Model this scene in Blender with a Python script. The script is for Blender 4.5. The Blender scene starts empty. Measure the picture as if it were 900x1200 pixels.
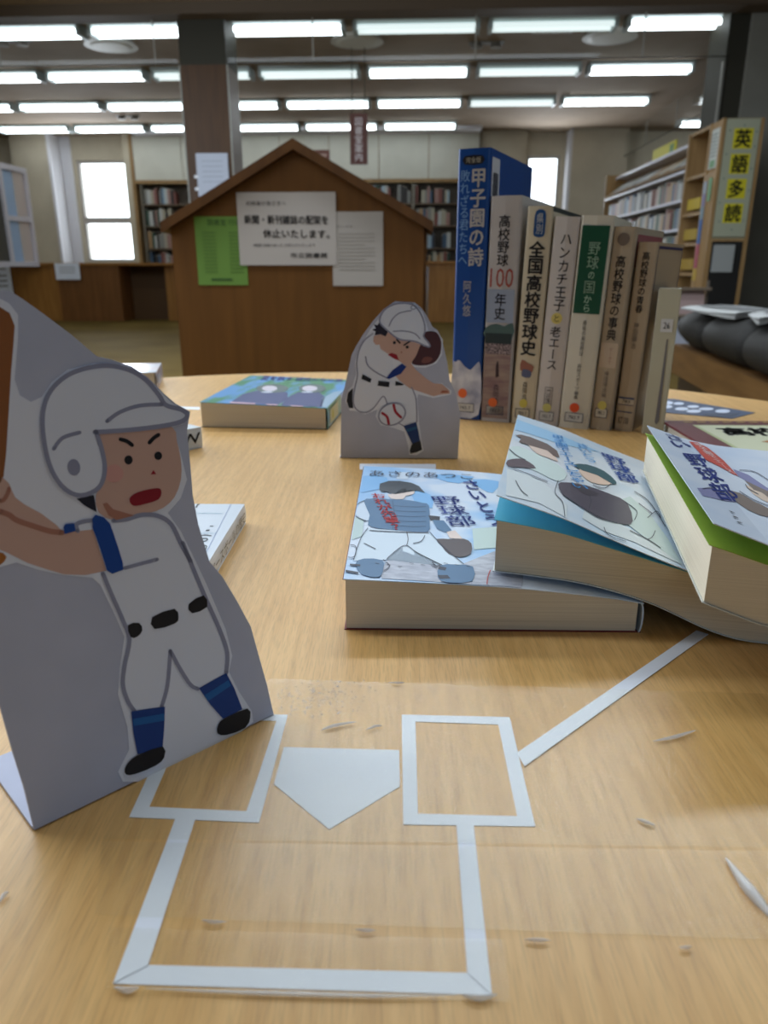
import bpy, bmesh, math, random
from mathutils import Vector, Matrix
from math import sin, cos, tan, radians, pi, hypot
random.seed(7)
C = bpy.context.scene.collection
SC = bpy.context.scene
TZ = 0.70                       # table top height; the camera is 0.15 m above it
CAMZ = TZ + 0.15
PITCH = radians(18.3); FPX = 870.0
YAW = radians(-3.0)             # the room is turned 3 degrees against the view

# ------------------------------------------------------------------ camera, world, lights
cam = bpy.data.cameras.new('camera'); camo = bpy.data.objects.new('camera', cam); C.objects.link(camo)
camo.location = (0, 0, CAMZ); camo.rotation_euler = (radians(90) - PITCH, 0, 0)
cam.sensor_fit = 'VERTICAL'; cam.sensor_height = 36; cam.lens = FPX / 1200 * 36
cam.clip_start = 0.01; cam.clip_end = 200
cam.dof.use_dof = True; cam.dof.focus_distance = 0.32; cam.dof.aperture_fstop = 17.0
SC.camera = camo
SC.view_settings.view_transform = 'Standard'; SC.view_settings.look = 'None'
SC.view_settings.gamma = 1; SC.view_settings.use_curve_mapping = False
SC.view_settings.exposure = 0.12
W = bpy.data.worlds.new('sky'); SC.world = W; W.use_nodes = True
W.node_tree.nodes['Background'].inputs[0].default_value = (0.86, 0.93, 1.0, 1)
W.node_tree.nodes['Background'].inputs[1].default_value = 4.0

def RP(x, y, z=0.0):            # room coordinates -> world
    return Vector((x * cos(YAW) - y * sin(YAW), x * sin(YAW) + y * cos(YAW), z))

def area(name, loc, sx, sy, watts, col, rot=(0, 0, YAW)):
    l = bpy.data.lights.new(name, 'AREA'); l.shape = 'RECTANGLE'; l.size = sx; l.size_y = sy
    l.energy = watts; l.color = col
    o = bpy.data.objects.new(name, l); C.objects.link(o); o.location = loc; o.rotation_euler = rot
    return o
COOL = (0.80, 0.91, 1.0)
for k, yy in enumerate((6.9, 4.9, 2.9, 0.9, -1.1)):      # tube rows over the near half of the room
    area('tube_row_light', RP(-2.0, yy, 3.2), 8.0, 0.28, (30, 92, 172, 44, 1)[k], COOL)
# daylight entering by the tall windows of the left and far side
area('window_daylight', RP(-6.5, 15.55, 1.9), 1.1, 1.8, 70, (0.85, 0.92, 1.0), (radians(-90), 0, YAW))
area('window_daylight', RP(2.27, 15.55, 1.9), 0.6, 1.8, 50, (0.85, 0.92, 1.0), (radians(-90), 0, YAW))
area('window_daylight', RP(-4.6, 3.4, 2.1), 2.2, 4.4, 190, (0.78, 0.88, 1.0), (0, radians(-90), YAW))

area('window_daylight', RP(3.4, -4.4, 1.9), 4.0, 1.6, 33, (0.55, 0.74, 1.0), (radians(90), 0, YAW))  # added cool fill behind the viewer, standing for an unseen window

# ------------------------------------------------------------------ materials
def lin(c):
    c /= 255.0
    return c / 12.92 if c <= 0.04045 else ((c + 0.055) / 1.055) ** 2.4
_m = {}
def mat(r, g, b, rough=0.55, spec=0.4, metal=0.0, name=None):
    key = (r, g, b, rough, spec, metal, name)
    if key in _m: return _m[key]
    m = bpy.data.materials.new(name or 'paint_%d_%d_%d' % (r, g, b)); m.use_nodes = True
    p = m.node_tree.nodes['Principled BSDF']
    p.inputs['Base Color'].default_value = (lin(r), lin(g), lin(b), 1)
    p.inputs['Roughness'].default_value = rough
    p.inputs['Specular IOR Level'].default_value = spec
    p.inputs['Metallic'].default_value = metal
    _m[key] = m
    return m
def noisy(name, c0, c1, scale=(1, 1, 1), nscale=5, detail=4, rough=0.5, spec=0.4, bump=0.0, bdist=0.001,
          rot=0.0, lo=0.35, hi=0.65, extra=None, space='Object'):
    m = bpy.data.materials.new(name); m.use_nodes = True; nt = m.node_tree; N = nt.nodes; L = nt.links
    p = N['Principled BSDF']
    tc = N.new('ShaderNodeTexCoord'); mp = N.new('ShaderNodeMapping'); mp.inputs['Scale'].default_value = scale
    mp.inputs['Rotation'].default_value = (0, 0, rot)
    L.new(tc.outputs[space], mp.inputs[0])
    n = N.new('ShaderNodeTexNoise'); n.inputs['Scale'].default_value = nscale; n.inputs['Detail'].default_value = detail
    L.new(mp.outputs[0], n.inputs['Vector'])
    cr = N.new('ShaderNodeValToRGB'); e = cr.color_ramp.elements
    e[0].position = lo; e[1].position = hi
    e[0].color = tuple(lin(v) for v in c0) + (1,); e[1].color = tuple(lin(v) for v in c1) + (1,)
    L.new(n.outputs['Fac'], cr.inputs[0])
    out = cr.outputs[0]
    if extra:                    # second, finer layer multiplied in: (scale, nscale, darkest, lo, hi)
        mp2 = N.new('ShaderNodeMapping'); mp2.inputs['Scale'].default_value = extra[0]
        mp2.inputs['Rotation'].default_value = (0, 0, rot)
        L.new(tc.outputs[space], mp2.inputs[0])
        n2 = N.new('ShaderNodeTexNoise'); n2.inputs['Scale'].default_value = extra[1]; n2.inputs['Detail'].default_value = 2
        L.new(mp2.outputs[0], n2.inputs['Vector'])
        mr = N.new('ShaderNodeMapRange'); mr.inputs[1].default_value = extra[3]; mr.inputs[2].default_value = extra[4]
        mr.inputs[3].default_value = extra[2]; mr.inputs[4].default_value = 1.0
        L.new(n2.outputs['Fac'], mr.inputs[0])
        mx = N.new('ShaderNodeMix'); mx.data_type = 'RGBA'; mx.blend_type = 'MULTIPLY'; mx.inputs[0].default_value = 1
        L.new(out, mx.inputs[6]); L.new(mr.outputs[0], mx.inputs[7]); out = mx.outputs[2]
    L.new(out, p.inputs['Base Color'])
    p.inputs['Roughness'].default_value = rough; p.inputs['Specular IOR Level'].default_value = spec
    if bump:
        b = N.new('ShaderNodeBump'); b.inputs['Strength'].default_value = bump; b.inputs['Distance'].default_value = bdist
        L.new(n.outputs['Fac'], b.inputs['Height']); L.new(b.outputs[0], p.inputs['Normal'])
    return m
def emit(name, col, strength):
    m = bpy.data.materials.new(name); m.use_nodes = True; nt = m.node_tree
    p = nt.nodes['Principled BSDF']; p.inputs['Base Color'].default_value = (0.8, 0.8, 0.8, 1)
    p.inputs['Emission Color'].default_value = col + (1,); p.inputs['Emission Strength'].default_value = strength
    return m
def clear(name, rough=0.05, tint=(1, 1, 1), refl=0.5, bump=None, milk=0.0):
    m = bpy.data.materials.new(name); m.use_nodes = True; nt = m.node_tree; N = nt.nodes; L = nt.links
    N.remove(N['Principled BSDF'])
    t = N.new('ShaderNodeBsdfTransparent'); t.inputs[0].default_value = tint + (1,)
    g = N.new('ShaderNodeBsdfGlossy'); g.inputs['Roughness'].default_value = rough
    fr = N.new('ShaderNodeFresnel'); fr.inputs[0].default_value = 1.45
    mu = N.new('ShaderNodeMath'); mu.operation = 'MULTIPLY'; mu.inputs[1].default_value = refl
    mu.use_clamp = True
    mx = N.new('ShaderNodeMixShader')
    ge = N.new('ShaderNodeNewGeometry'); sb_ = N.new('ShaderNodeMath'); sb_.operation = 'SUBTRACT'; sb_.inputs[0].default_value = 1
    m3 = N.new('ShaderNodeMath'); m3.operation = 'MULTIPLY'
    L.new(ge.outputs['Backfacing'], sb_.inputs[1]); L.new(fr.outputs[0], mu.inputs[0])
    L.new(mu.outputs[0], m3.inputs[0]); L.new(sb_.outputs[0], m3.inputs[1]); L.new(m3.outputs[0], mx.inputs[0])
    L.new(t.outputs[0], mx.inputs[1]); L.new(g.outputs[0], mx.inputs[2])
    out = mx.outputs[0]
    if bump:
        tc = N.new('ShaderNodeTexCoord'); n = N.new('ShaderNodeTexNoise'); n.inputs['Scale'].default_value = bump[0]
        n.inputs['Detail'].default_value = 3
        L.new(tc.outputs['Object'], n.inputs['Vector'])
        b = N.new('ShaderNodeBump'); b.inputs['Strength'].default_value = bump[1]; b.inputs['Distance'].default_value = bump[2]
        L.new(n.outputs['Fac'], b.inputs['Height'])
        L.new(b.outputs[0], g.inputs['Normal'])
    if milk:
        d = N.new('ShaderNodeBsdfDiffuse'); d.inputs[0].default_value = (0.9, 0.92, 0.95, 1)
        m2 = N.new('ShaderNodeMixShader'); m2.inputs[0].default_value = milk
        L.new(out, m2.inputs[1]); L.new(d.outputs[0], m2.inputs[2]); out = m2.outputs[0]
    L.new(out, N['Material Output'].inputs[0])
    return m

M_TABLE = noisy('table_beech', (210, 162, 96), (224, 178, 111), (110, 5.0, 8), 3, 3, 0.34, 0.5, 0.05, 0.0003,
                extra=((520, 30, 60), 3.0, 0.86, 0.36, 0.52), rot=radians(3))
M_TABLE_EDGE = noisy('table_edge_wood', (150, 100, 52), (176, 124, 68), (4, 4, 40), 4, 3, 0.4, 0.4)
M_KIOSK = noisy('kiosk_wood', (100, 63, 22), (110, 70, 26), (12, 6, 1.0), 2.0, 4, 0.5, 0.35)
M_KIOSK_D = noisy('kiosk_roof_wood', (78, 47, 18), (90, 56, 22), (6, 6, 1.2), 3, 4, 0.45, 0.35)
M_COUNTER = noisy('counter_wood', (144, 98, 44), (162, 112, 54), (8, 8, 1.0), 2, 4, 0.45, 0.35)
M_SHELFWOOD = noisy('shelf_wood', (138, 108, 68), (158, 126, 84), (8, 8, 1.0), 2, 4, 0.5, 0.35)
M_COLWOOD = noisy('column_wood', (66, 42, 19), (78, 52, 25), (8, 8, 0.7), 3, 4, 0.4, 0.2)
M_FLOOR = noisy('vinyl_floor', (98, 80, 42), (112, 93, 52), (1, 1, 1), 1.5, 6, 0.7, 0.02)
M_CEIL = noisy('ceiling_board', (150, 134, 117), (158, 142, 125), (1, 1, 1), 2, 2, 0.85, 0.2)
M_WALL = noisy('beige_wall', (188, 179, 160), (196, 187, 168), (1, 1, 1), 3, 3, 0.85, 0.2)
M_WALLG = noisy('grey_wall', (124, 122, 112), (132, 130, 120), (1, 1, 1), 3, 3, 0.8, 0.2)
M_CUP = noisy('cupboard_white', (196, 194, 182), (204, 202, 190), (1, 1, 1), 2, 2, 0.5, 0.3)
M_REVEAL = mat(215, 215, 222, 0.7)
M_FRAME = mat(170, 165, 160, 0.5)
M_DARK = mat(52, 38, 26, 0.5)
M_DARKGREY = mat(60, 58, 50, 0.6, .1)
M_CHROME = mat(190, 190, 185, 0.2, 0.5, 1.0, 'chrome')
M_GLASS = clear('clear_glass', 0.02, (0.96, 0.97, 0.97), 0.9)
M_FILM = clear('clear_film', 0.16, (0.985, 0.985, 0.97), 0.85, (1800, 0.4, 0.0005))
M_GLINT = clear('glint_crease', 0.12, (1, 1, 1), 2.2, (500, 0.5, 0.001), 0.38)  # milky white share paints the film's glints into the colour
M_PAPER = noisy('white_paper', (232, 237, 248), (238, 242, 251), (1, 1, 1), 30, 3, 0.6, 0.3)
M_CARD = noisy('white_card', (184, 188, 206), (191, 194, 212), (1, 1, 1), 40, 3, 0.55, 0.35)
M_STICK = mat(230, 233, 244, 0.4, 0.4)
M_PAGES = noisy('page_edges', (216, 205, 182), (230, 220, 198), (6, 6, 2600), 1.2, 2, 0.8, 0.2, 0.15, 0.0002,
                extra=((5, 5, 1500), 1.0, 0.86, 0.28, 0.40))
M_PAGES_W = noisy('white_page_edges', (190, 186, 172), (226, 222, 210), (6, 6, 2200), 1.2, 2, 0.8, 0.2, 0.2, 0.0003)
M_SOFA = noisy('charcoal_vinyl', (33, 31, 29), (39, 37, 35), (1, 1, 1), 40, 3, 0.65, 0.2, 0.05, 0.001)
M_TUBE = emit('lit_tube', (0.88, 0.96, 1.0), 6.0)
M_TUBE_DIM = emit('dim_tube', (0.78, 0.90, 0.90), 0.9)
M_TRAY = mat(168, 180, 180, 0.5)

# ------------------------------------------------------------------ builders
def thing(name, label, cat, loc=(0, 0, 0), rz=0.0, group=None, rot=None):
    o = bpy.data.objects.new(name, None); C.objects.link(o); o.empty_display_size = 0.02
    o.location = loc; o.rotation_euler = rot or (0, 0, rz)
    tag(o, label, cat, group)
    return o
def tag(o, label=None, cat=None, group=None, kind=None):
    if label: o['label'] = label
    if cat: o['category'] = cat
    if group: o['group'] = group
    if kind: o['kind'] = kind
    return o
def obj(name, bm, m, parent=None, loc=None, rz=None, smooth=False, bevel=0.0):
    me = bpy.data.meshes.new(name); bm.to_mesh(me); bm.free()
    me.materials.append(m)
    if smooth:
        for p in me.polygons: p.use_smooth = True
    o = bpy.data.objects.new(name, me); C.objects.link(o)
    if parent: o.parent = parent
    if loc is not None: o.location = loc
    if rz is not None: o.rotation_euler = (0, 0, rz)
    if bevel:
        b = o.modifiers.new('bevel', 'BEVEL'); b.width = bevel; b.segments = 2; b.limit_method = 'ANGLE'
    return o
def struct(name, bm, m, room=True, **k):
    o = obj(name, bm, m, **k); o['kind'] = 'structure'
    if room: o.rotation_euler = (0, 0, YAW)
    return o
def B(*boxes):
    bm = bmesh.new()
    for b in boxes: box(bm, *b)
    return bm
def box(bm, x0, x1, y0, y1, z0, z1):
    v = [bm.verts.new((x, y, z)) for z in (z0, z1) for x, y in ((x0, y0), (x1, y0), (x1, y1), (x0, y1))]
    for f in ((3, 2, 1, 0), (4, 5, 6, 7), (0, 1, 5, 4), (1, 2, 6, 5), (2, 3, 7, 6), (3, 0, 4, 7)):
        bm.faces.new([v[i] for i in f])
def prism(bm, pts, axis, a0, a1):       # closed 2-D outline extruded along an axis
    def P(p, a):
        return {'x': (a, p[0], p[1]), 'y': (p[0], a, p[1]), 'z': (p[0], p[1], a)}[axis]
    A = [bm.verts.new(P(p, a0)) for p in pts]; D = [bm.verts.new(P(p, a1)) for p in pts]
    n = len(pts)
    bm.faces.new(A[::-1]); bm.faces.new(D)
    for i in range(n): bm.faces.new((A[i], A[(i + 1) % n], D[(i + 1) % n], D[i]))
    bmesh.ops.recalc_face_normals(bm, faces=bm.faces)
def PR(pts, axis, a0, a1):
    bm = bmesh.new(); prism(bm, pts, axis, a0, a1); return bm
def cyl(bm, c, r, h, axis='z', n=20, r2=None):
    r2 = r if r2 is None else r2
    A, D = [], []
    for i in range(n):
        a = 2 * pi * i / n; u, v = cos(a), sin(a)
        for lst, q, hh in ((A, r, 0), (D, r2, h)):
            p = {'z': (u * q, v * q, hh), 'x': (hh, u * q, v * q), 'y': (u * q, hh, v * q)}[axis]
            lst.append(bm.verts.new((c[0] + p[0], c[1] + p[1], c[2] + p[2])))
    bm.faces.new(A[::-1]); bm.faces.new(D)
    for i in range(n): bm.faces.new((A[i], A[(i + 1) % n], D[(i + 1) % n], D[i]))
    bmesh.ops.recalc_face_normals(bm, faces=bm.faces)
def solid_sheet(F, us, vs, th):          # thin curved sheet: F(u, v, h) -> point
    bm = bmesh.new()
    T = [[bm.verts.new(F(u, v, th)) for v in vs] for u in us]; U = [[bm.verts.new(F(u, v, 0)) for v in vs] for u in us]
    nu, nv = len(us), len(vs)
    for i in range(nu - 1):
        for j in range(nv - 1):
            bm.faces.new((T[i][j], T[i + 1][j], T[i + 1][j + 1], T[i][j + 1]))
            bm.faces.new((U[i][j + 1], U[i + 1][j + 1], U[i + 1][j], U[i][j]))
    for i in range(nu - 1):
        bm.faces.new((U[i][0], U[i + 1][0], T[i + 1][0], T[i][0]))
        bm.faces.new((T[i][-1], T[i + 1][-1], U[i + 1][-1], U[i][-1]))
    for j in range(nv - 1):
        bm.faces.new((T[0][j], T[0][j + 1], U[0][j + 1], U[0][j]))
        bm.faces.new((U[-1][j], U[-1][j + 1], T[-1][j + 1], T[-1][j]))
    bmesh.ops.recalc_face_normals(bm, faces=bm.faces)
    return bm

# ---- survey: a point of the photograph seen on a known real surface (used to trace flat prints)
SP, CP = sin(PITCH), cos(PITCH)
def proj(X):
    d = X[1] * CP - (X[2] - CAMZ) * SP; u = X[1] * SP + (X[2] - CAMZ) * CP
    return 450 + FPX * X[0] / d, 600 - FPX * u / d
def ground(px, py, z=0.0):
    x = (px - 450) / FPX; y = -(py - 600) / FPX
    r = (x, CP + y * SP, -SP + y * CP); t = (z - 0.15) / r[2]
    return Vector((r[0] * t, r[1] * t, 0))
def crop(s, ox, oy, pts): return [(ox + x / s, oy + y / s) for x, y in pts]

class Surf:
    """A printable surface of a thing: L(a, b, h) gives a point in the thing's own frame (h = height off it)."""
    def __init__(s, parent, L, curved=0, guess=(0, 0)):
        s.o = parent; s.L = L; s.curved = curved; s.g = guess
        s.M = Matrix.LocRotScale(parent.location, parent.rotation_euler, None)
    def inv(s, px, py):
        a, b = s.g
        for _ in range(14):
            f0 = proj(s.M @ Vector(s.L(a, b, 0))); e = 1e-4
            fa = proj(s.M @ Vector(s.L(a + e, b, 0))); fb = proj(s.M @ Vector(s.L(a, b + e, 0)))
            j11, j12, j21, j22 = (fa[0] - f0[0]) / e, (fb[0] - f0[0]) / e, (fa[1] - f0[1]) / e, (fb[1] - f0[1]) / e
            dx, dy = px - f0[0], py - f0[1]; D = j11 * j22 - j12 * j21
            if abs(D) < 1e-6: break
            da = (dx * j22 - dy * j12) / D; db = (dy * j11 - dx * j21) / D
            k = min(1.0, 0.05 / max(1e-9, hypot(da, db)))
            a += da * k; b += db * k
            if hypot(da, db) < 1e-7: break
        return a, b
    def px(s, pts): return [s.inv(*p) for p in pts]
    def emit_mesh(s, name, verts, faces, m, h, parent=None):
        bm = bmesh.new()
        vs = [bm.verts.new((v[0], v[1], 0)) for v in verts]
        for f in faces:
            try: bm.faces.new([vs[i] for i in f])
            except ValueError: pass
        if s.curved:
            bmesh.ops.triangulate(bm, faces=bm.faces)
            xs = [v[0] for v in verts]; lo, hi = min(xs), max(xs); k = max(1, int((hi - lo) / s.curved))
            for i in range(1, k + 1):
                c = lo + (hi - lo) * i / (k + 1)
                bmesh.ops.bisect_plane(bm, geom=bm.verts[:] + bm.edges[:] + bm.faces[:], plane_co=(c, 0, 0), plane_no=(1, 0, 0))
        for v in bm.verts: v.co = s.L(v.co.x, v.co.y, h)
        return obj(name, bm, m, parent or s.o)
    def poly(s, name, pts, m, h, parent=None, px=True):
        if px: pts = s.px(pts)
        ar = sum(pts[i][0] * pts[(i + 1) % len(pts)][1] - pts[(i + 1) % len(pts)][0] * pts[i][1] for i in range(len(pts)))
        if ar < 0: pts = pts[::-1]
        return s.emit_mesh(name, pts, [list(range(len(pts)))], m, h, parent)
    def polys(s, name, lists, m, h, parent=None, px=True):
        V, F = [], []
        for pts in lists:
            if px: pts = s.px(pts)
            ar = sum(pts[i][0] * pts[(i + 1) % len(pts)][1] - pts[(i + 1) % len(pts)][0] * pts[i][1] for i in range(len(pts)))
            if ar < 0: pts = pts[::-1]
            F.append(list(range(len(V), len(V) + len(pts)))); V += pts
        return s.emit_mesh(name, V, F, m, h, parent)
    def each(s, name, lists, m, h, parent=None):
        for p in lists: s.poly(name, p, m, h, parent)
    def strokes(s, name, lines, m, h, parent=None, sm=True):   # lines: [(points, width px)]
        V, F = [], []
        for pts, w in lines:
            if sm and len(pts) > 2: pts = smooth(pts)
            n = len(pts); Lf, Rt = [], []
            for i in range(n):
                a = pts[max(0, i - 1)]; b = pts[min(n - 1, i + 1)]
                dx, dy = b[0] - a[0], b[1] - a[1]; q = hypot(dx, dy) or 1
                nx, ny = -dy / q * w / 2, dx / q * w / 2
                Lf.append((pts[i][0] + nx, pts[i][1] + ny)); Rt.append((pts[i][0] - nx, pts[i][1] - ny))
            base = len(V); V += s.px(Lf) + s.px(Rt)
            for i in range(n - 1): F.append([base + i, base + n + i, base + n + i + 1, base + i + 1])
            for e in (0, n - 1):                          # round ends
                cx, cy = pts[e]; ring = [(cx + cos(t * pi / 4) * w / 2, cy + sin(t * pi / 4) * w / 2) for t in range(8)]
                b2 = len(V); V += s.px(ring); F.append(list(range(b2, b2 + 8)))
        V2 = [(v[0], v[1]) for v in V]
        return s.emit_mesh(name, V2, F, m, h, parent)
    def text(s, name, string, quad, m, h, vertical=True, px=True, bold=0.0, parent=None, fill=0.94, fit=True):
        if px: quad = s.px(quad)
        tl, tr, br, bl = quad
        def Q(u, v):                                     # u right, v down
            a = [tl[i] * (1 - u) * (1 - v) + tr[i] * u * (1 - v) + br[i] * u * v + bl[i] * (1 - u) * v for i in (0, 1)]
            return a
        V, F = [], []; n = len(string)
        if vertical:
            for k, ch in enumerate(string):
                if ch == ' ': continue
                gv, gf = glyph('|' if False else ch, bold)
                base = len(V)
                for x, y in gv:
                    if ch in 'ー～': x, y = y, 1 - x; x = 1 - x; y = y
                    u = 0.5 + (x - 0.5) * fill; v = (k + 0.5 + (0.5 - y) * fill) / n
                    V.append(tuple(Q(u, v)))
                F += [[i + base for i in f] for f in gf]
        else:
            gv, gf = glyph(string, bold, True)
            for x, y in gv: V.append(tuple(Q(x, 1 - y)))
            F = gf
        return s.emit_mesh(name, V, F, m, h, parent)
def smooth(pts, k=4):
    out = []; n = len(pts)
    for i in range(n - 1):
        p0 = pts[max(0, i - 1)]; p1 = pts[i]; p2 = pts[i + 1]; p3 = pts[min(n - 1, i + 2)]
        for j in range(k):
            t = j / k
            out.append(tuple(0.5 * (2 * p1[c] + (p2[c] - p0[c]) * t + (2 * p0[c] - 5 * p1[c] + 4 * p2[c] - p3[c]) * t * t
                                    + (3 * p1[c] - p0[c] - 3 * p2[c] + p3[c]) * t ** 3) for c in (0, 1)))
    out.append(pts[-1])
    return out
def loop(pts, k=3):                      # closed smooth outline
    n = len(pts); out = []
    for i in range(n):
        p0, p1, p2, p3 = pts[i - 1], pts[i], pts[(i + 1) % n], pts[(i + 2) % n]
        for j in range(k):
            t = j / k
            out.append(tuple(0.5 * (2 * p1[c] + (p2[c] - p0[c]) * t + (2 * p0[c] - 5 * p1[c] + 4 * p2[c] - p3[c]) * t * t
                                    + (3 * p1[c] - p0[c] - 3 * p2[c] + p3[c]) * t ** 3) for c in (0, 1)))
    return out
def ell(cx, cy, rx, ry, ang=0, n=18):
    a = radians(ang)
    return [(cx + rx * cos(t) * cos(a) - ry * sin(t) * sin(a), cy + rx * cos(t) * sin(a) + ry * sin(t) * cos(a))
            for t in (2 * pi * i / n for i in range(n))]
_g = {}
def glyph(st, bold=0.0, fit=False):
    key = (st, bold, fit)
    if key in _g: return _g[key]
    cu = bpy.data.curves.new('t', 'FONT'); cu.body = st; cu.size = 1; cu.resolution_u = 2
    o = bpy.data.objects.new('t', cu); C.objects.link(o)
    bpy.context.view_layer.update()
    dg = bpy.context.evaluated_depsgraph_get(); me = bpy.data.meshes.new_from_object(o.evaluated_get(dg))
    vs = [(v.co.x, v.co.y) for v in me.vertices]; fs = [list(p.vertices) for p in me.polygons]
    bpy.data.objects.remove(o); bpy.data.curves.remove(cu); bpy.data.meshes.remove(me)
    if vs:
        x0, x1 = min(v[0] for v in vs), max(v[0] for v in vs); y0, y1 = min(v[1] for v in vs), max(v[1] for v in vs)
        if fit: vs = [((x - x0) / (x1 - x0), (y - y0) / (y1 - y0)) for x, y in vs]
        else:
            S = 0.92 if max(x1 - x0, y1 - y0) < 1.05 else max(x1 - x0, y1 - y0)
            cx = (x0 + x1) / 2; cy = (y0 + y1) / 2
            if ord(st[0]) < 256: S = max(x1 - x0, y1 - y0) * 1.1
            vs = [(0.5 + (x - cx) / S, 0.5 + (y - cy) / S) for x, y in vs]
    if bold and vs:                      # heavier strokes: the same strokes printed again slightly shifted
        b = bold * .9; n = len(vs); V = []; F = []
        bx = b / (len(st) if fit else 1)
        for q, (dx, dy) in enumerate(((-bx, -b * .4), (bx, b * .4), (bx * .3, -b * .8), (-bx * .3, b * .8))):
            V += [(x + dx, y + dy) for x, y in vs]; F += [[i + q * n for i in f] for f in fs]
        vs, fs = V, F
    _g[key] = (vs, fs)
    return vs, fs

# ================================================================== THE ROOM
struct('floor', B((-9, 8, -5, 16.6, -0.1, 0)), M_FLOOR)
struct('ceiling', B((-9, 8, -5, 16.6, 3.3, 3.4)), M_CEIL)
struct('wall_left', B((-9.2, -9, -5, 16.6, 0, 3.3)), M_WALLG)
struct('wall_right', B((8, 8.2, -5, 16.6, 0, 3.3)), M_WALLG)
struct('wall_near', B((-9, 8, -5.2, -5, 0, 3.3)), M_WALLG)
# far wall with two window openings, y = 16
W1 = (-7.04, -5.93, 0.95, 2.87); W2 = (1.95, 2.60, 0.95, 2.90); W3 = (4.45, 4.95, 2.5, 2.75)
struct('wall_far', B((-9, W1[0], 16, 16.3, 0, 3.3), (W1[0], W1[1], 16, 16.3, 0, W1[2]), (W1[0], W1[1], 16, 16.3, W1[3], 3.3),
                     (W1[1], W2[0], 16, 16.3, 0, 3.3), (W2[0], W2[1], 16, 16.3, 0, W2[2]), (W2[0], W2[1], 16, 16.3, W2[3], 3.3),
                     (W2[1], 8, 16, 16.3, 0, 3.3)), M_WALL)
struct('trim_1', B((-8.1, -7.36, 15.55, 16, 0, 3.3)), M_WALL)           # pier left of the window
struct('trim_2', B((-7.36, -7.30, 15.5, 16, 0.0, 3.3), (-7.30, -7.10, 15.96, 16, 0.0, 3.3)), M_REVEAL)
struct('trim_3', B((-5.93, -5.76, 15.7, 16, 0.0, 3.3)), M_WALL)
struct('trim_4', B((2.68, 2.74, 15.6, 16, 0.0, 3.3)), M_REVEAL)
struct('trim_5', B((2.74, 3.78, 15.6, 16, 0.0, 3.3)), M_WALL)
struct('trim_6', B((1.05, 1.90, 15.75, 16, 0.0, 3.3)), M_WALL)
struct('trim_7', B((-5.6, 1.0, 15.15, 15.7, 3.24, 3.299)), M_REVEAL)
def window(n, w, mull):
    x0, x1, z0, z1 = w
    t = thing('window_%d' % n, None, None, (0, 0, 0), YAW); t['kind'] = 'structure'
    obj('window_frame', B((x0, x0 + .05, 16.05, 16.15, z0, z1), (x1 - .05, x1, 16.05, 16.15, z0, z1),
                          (x0 + .05, x1 - .05, 16.05, 16.15, z0, z0 + .05), (x0 + .05, x1 - .05, 16.05, 16.15, z1 - .05, z1)), M_FRAME, t)
    zs = [z0 + .05] + ([mull - .06, mull + .06] if mull else []) + [z1 - .05]
    if mull: obj('glazing_bar', B((x0 + .05, x1 - .05, 16.06, 16.14, mull - .06, mull + .06)), M_FRAME, t)
    for k in range(0, len(zs), 2): obj('pane', B((x0 + .05, x1 - .05, 16.095, 16.105, zs[k], zs[k + 1])), M_GLASS, t)
window(1, W1, 1.75); window(2, W2, 1.75)
struct('trim_8', B((-9, 3.7, 8.32, 8.58, 3.2, 3.299)), mat(92, 78, 62, 0.7))

# hanging glass smoke barriers
def barrier(name, label, x0, x1, joints, M0):
    t = thing(name, label, 'glass panel', M0[0], M0[1])
    js = [x0] + joints + [x1]
    for a, b in zip(js, js[1:]): obj('pane', B((a + .006, b - .006, -.004, .004, 2.815, 3.2)), M_GLASS, t)
    for j in joints: obj('joint', B((j - .006, j + .006, -.007, .007, 2.815, 3.2)), mat(150, 146, 136, .4), t)
    obj('bottom_rail', B((x0, x1, -.005, .005, 2.805, 2.815)), mat(44, 41, 36, 0.6, .1), t)
barrier('smoke_barrier', 'clear glass smoke screen hanging under the ceiling between wooden column and grey pillar', -2.04, 2.96,
        [-1.16, .465, 2.11], (RP(0, 8.5), YAW))
barrier('smoke_barrier', 'clear glass smoke screen hanging left of the brown column', -8.9, -2.54, [-7.6, -6.0, -4.4, -2.78], (RP(0, 8.5), YAW))
barrier('smoke_barrier', 'clear glass smoke screen running away under the ceiling beside the far right bookcase', 0.0, 6.2,
        [1.6, 3.2, 4.8], (RP(3.7, 9.35), YAW + pi / 2))

# column and pillar
t = thing('column', 'square brown wooden column with a dark grey top and pale strips imitating edge reflections', 'column', RP(-2.29, 8.75), YAW)
obj('shaft', B((-.24, .24, -.25, .25, 0, 2.8)), M_COLWOOD, t)
obj('collar', B((-.24, .24, -.25, .25, 2.8, 3.299)), M_DARKGREY, t)
for sx in (-1, 1): obj('edge_glint_strip', B((sx * .246 - .006, sx * .246 + .006, -.256, -.244, 0, 2.8)), mat(150, 150, 140, .4, .4), t)  # pale strips added to imitate reflections along the column edges
t = thing('pillar', 'broad grey pillar behind the yellow lettered bookcase end', 'column', RP(3.5, 8.9), YAW)
obj('shaft', B((-.33, .7, -.3, .35, 0, 3.299)), M_WALLG, t)
obj('side_panel', B((-.53, -.33, -.25, .3, 0, 3.299)), M_DARKGREY, t)
obj('rail', B((-.555, -.53, -.27, -.24, 0, 2.8)), mat(130, 128, 120, .4), t)

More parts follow.
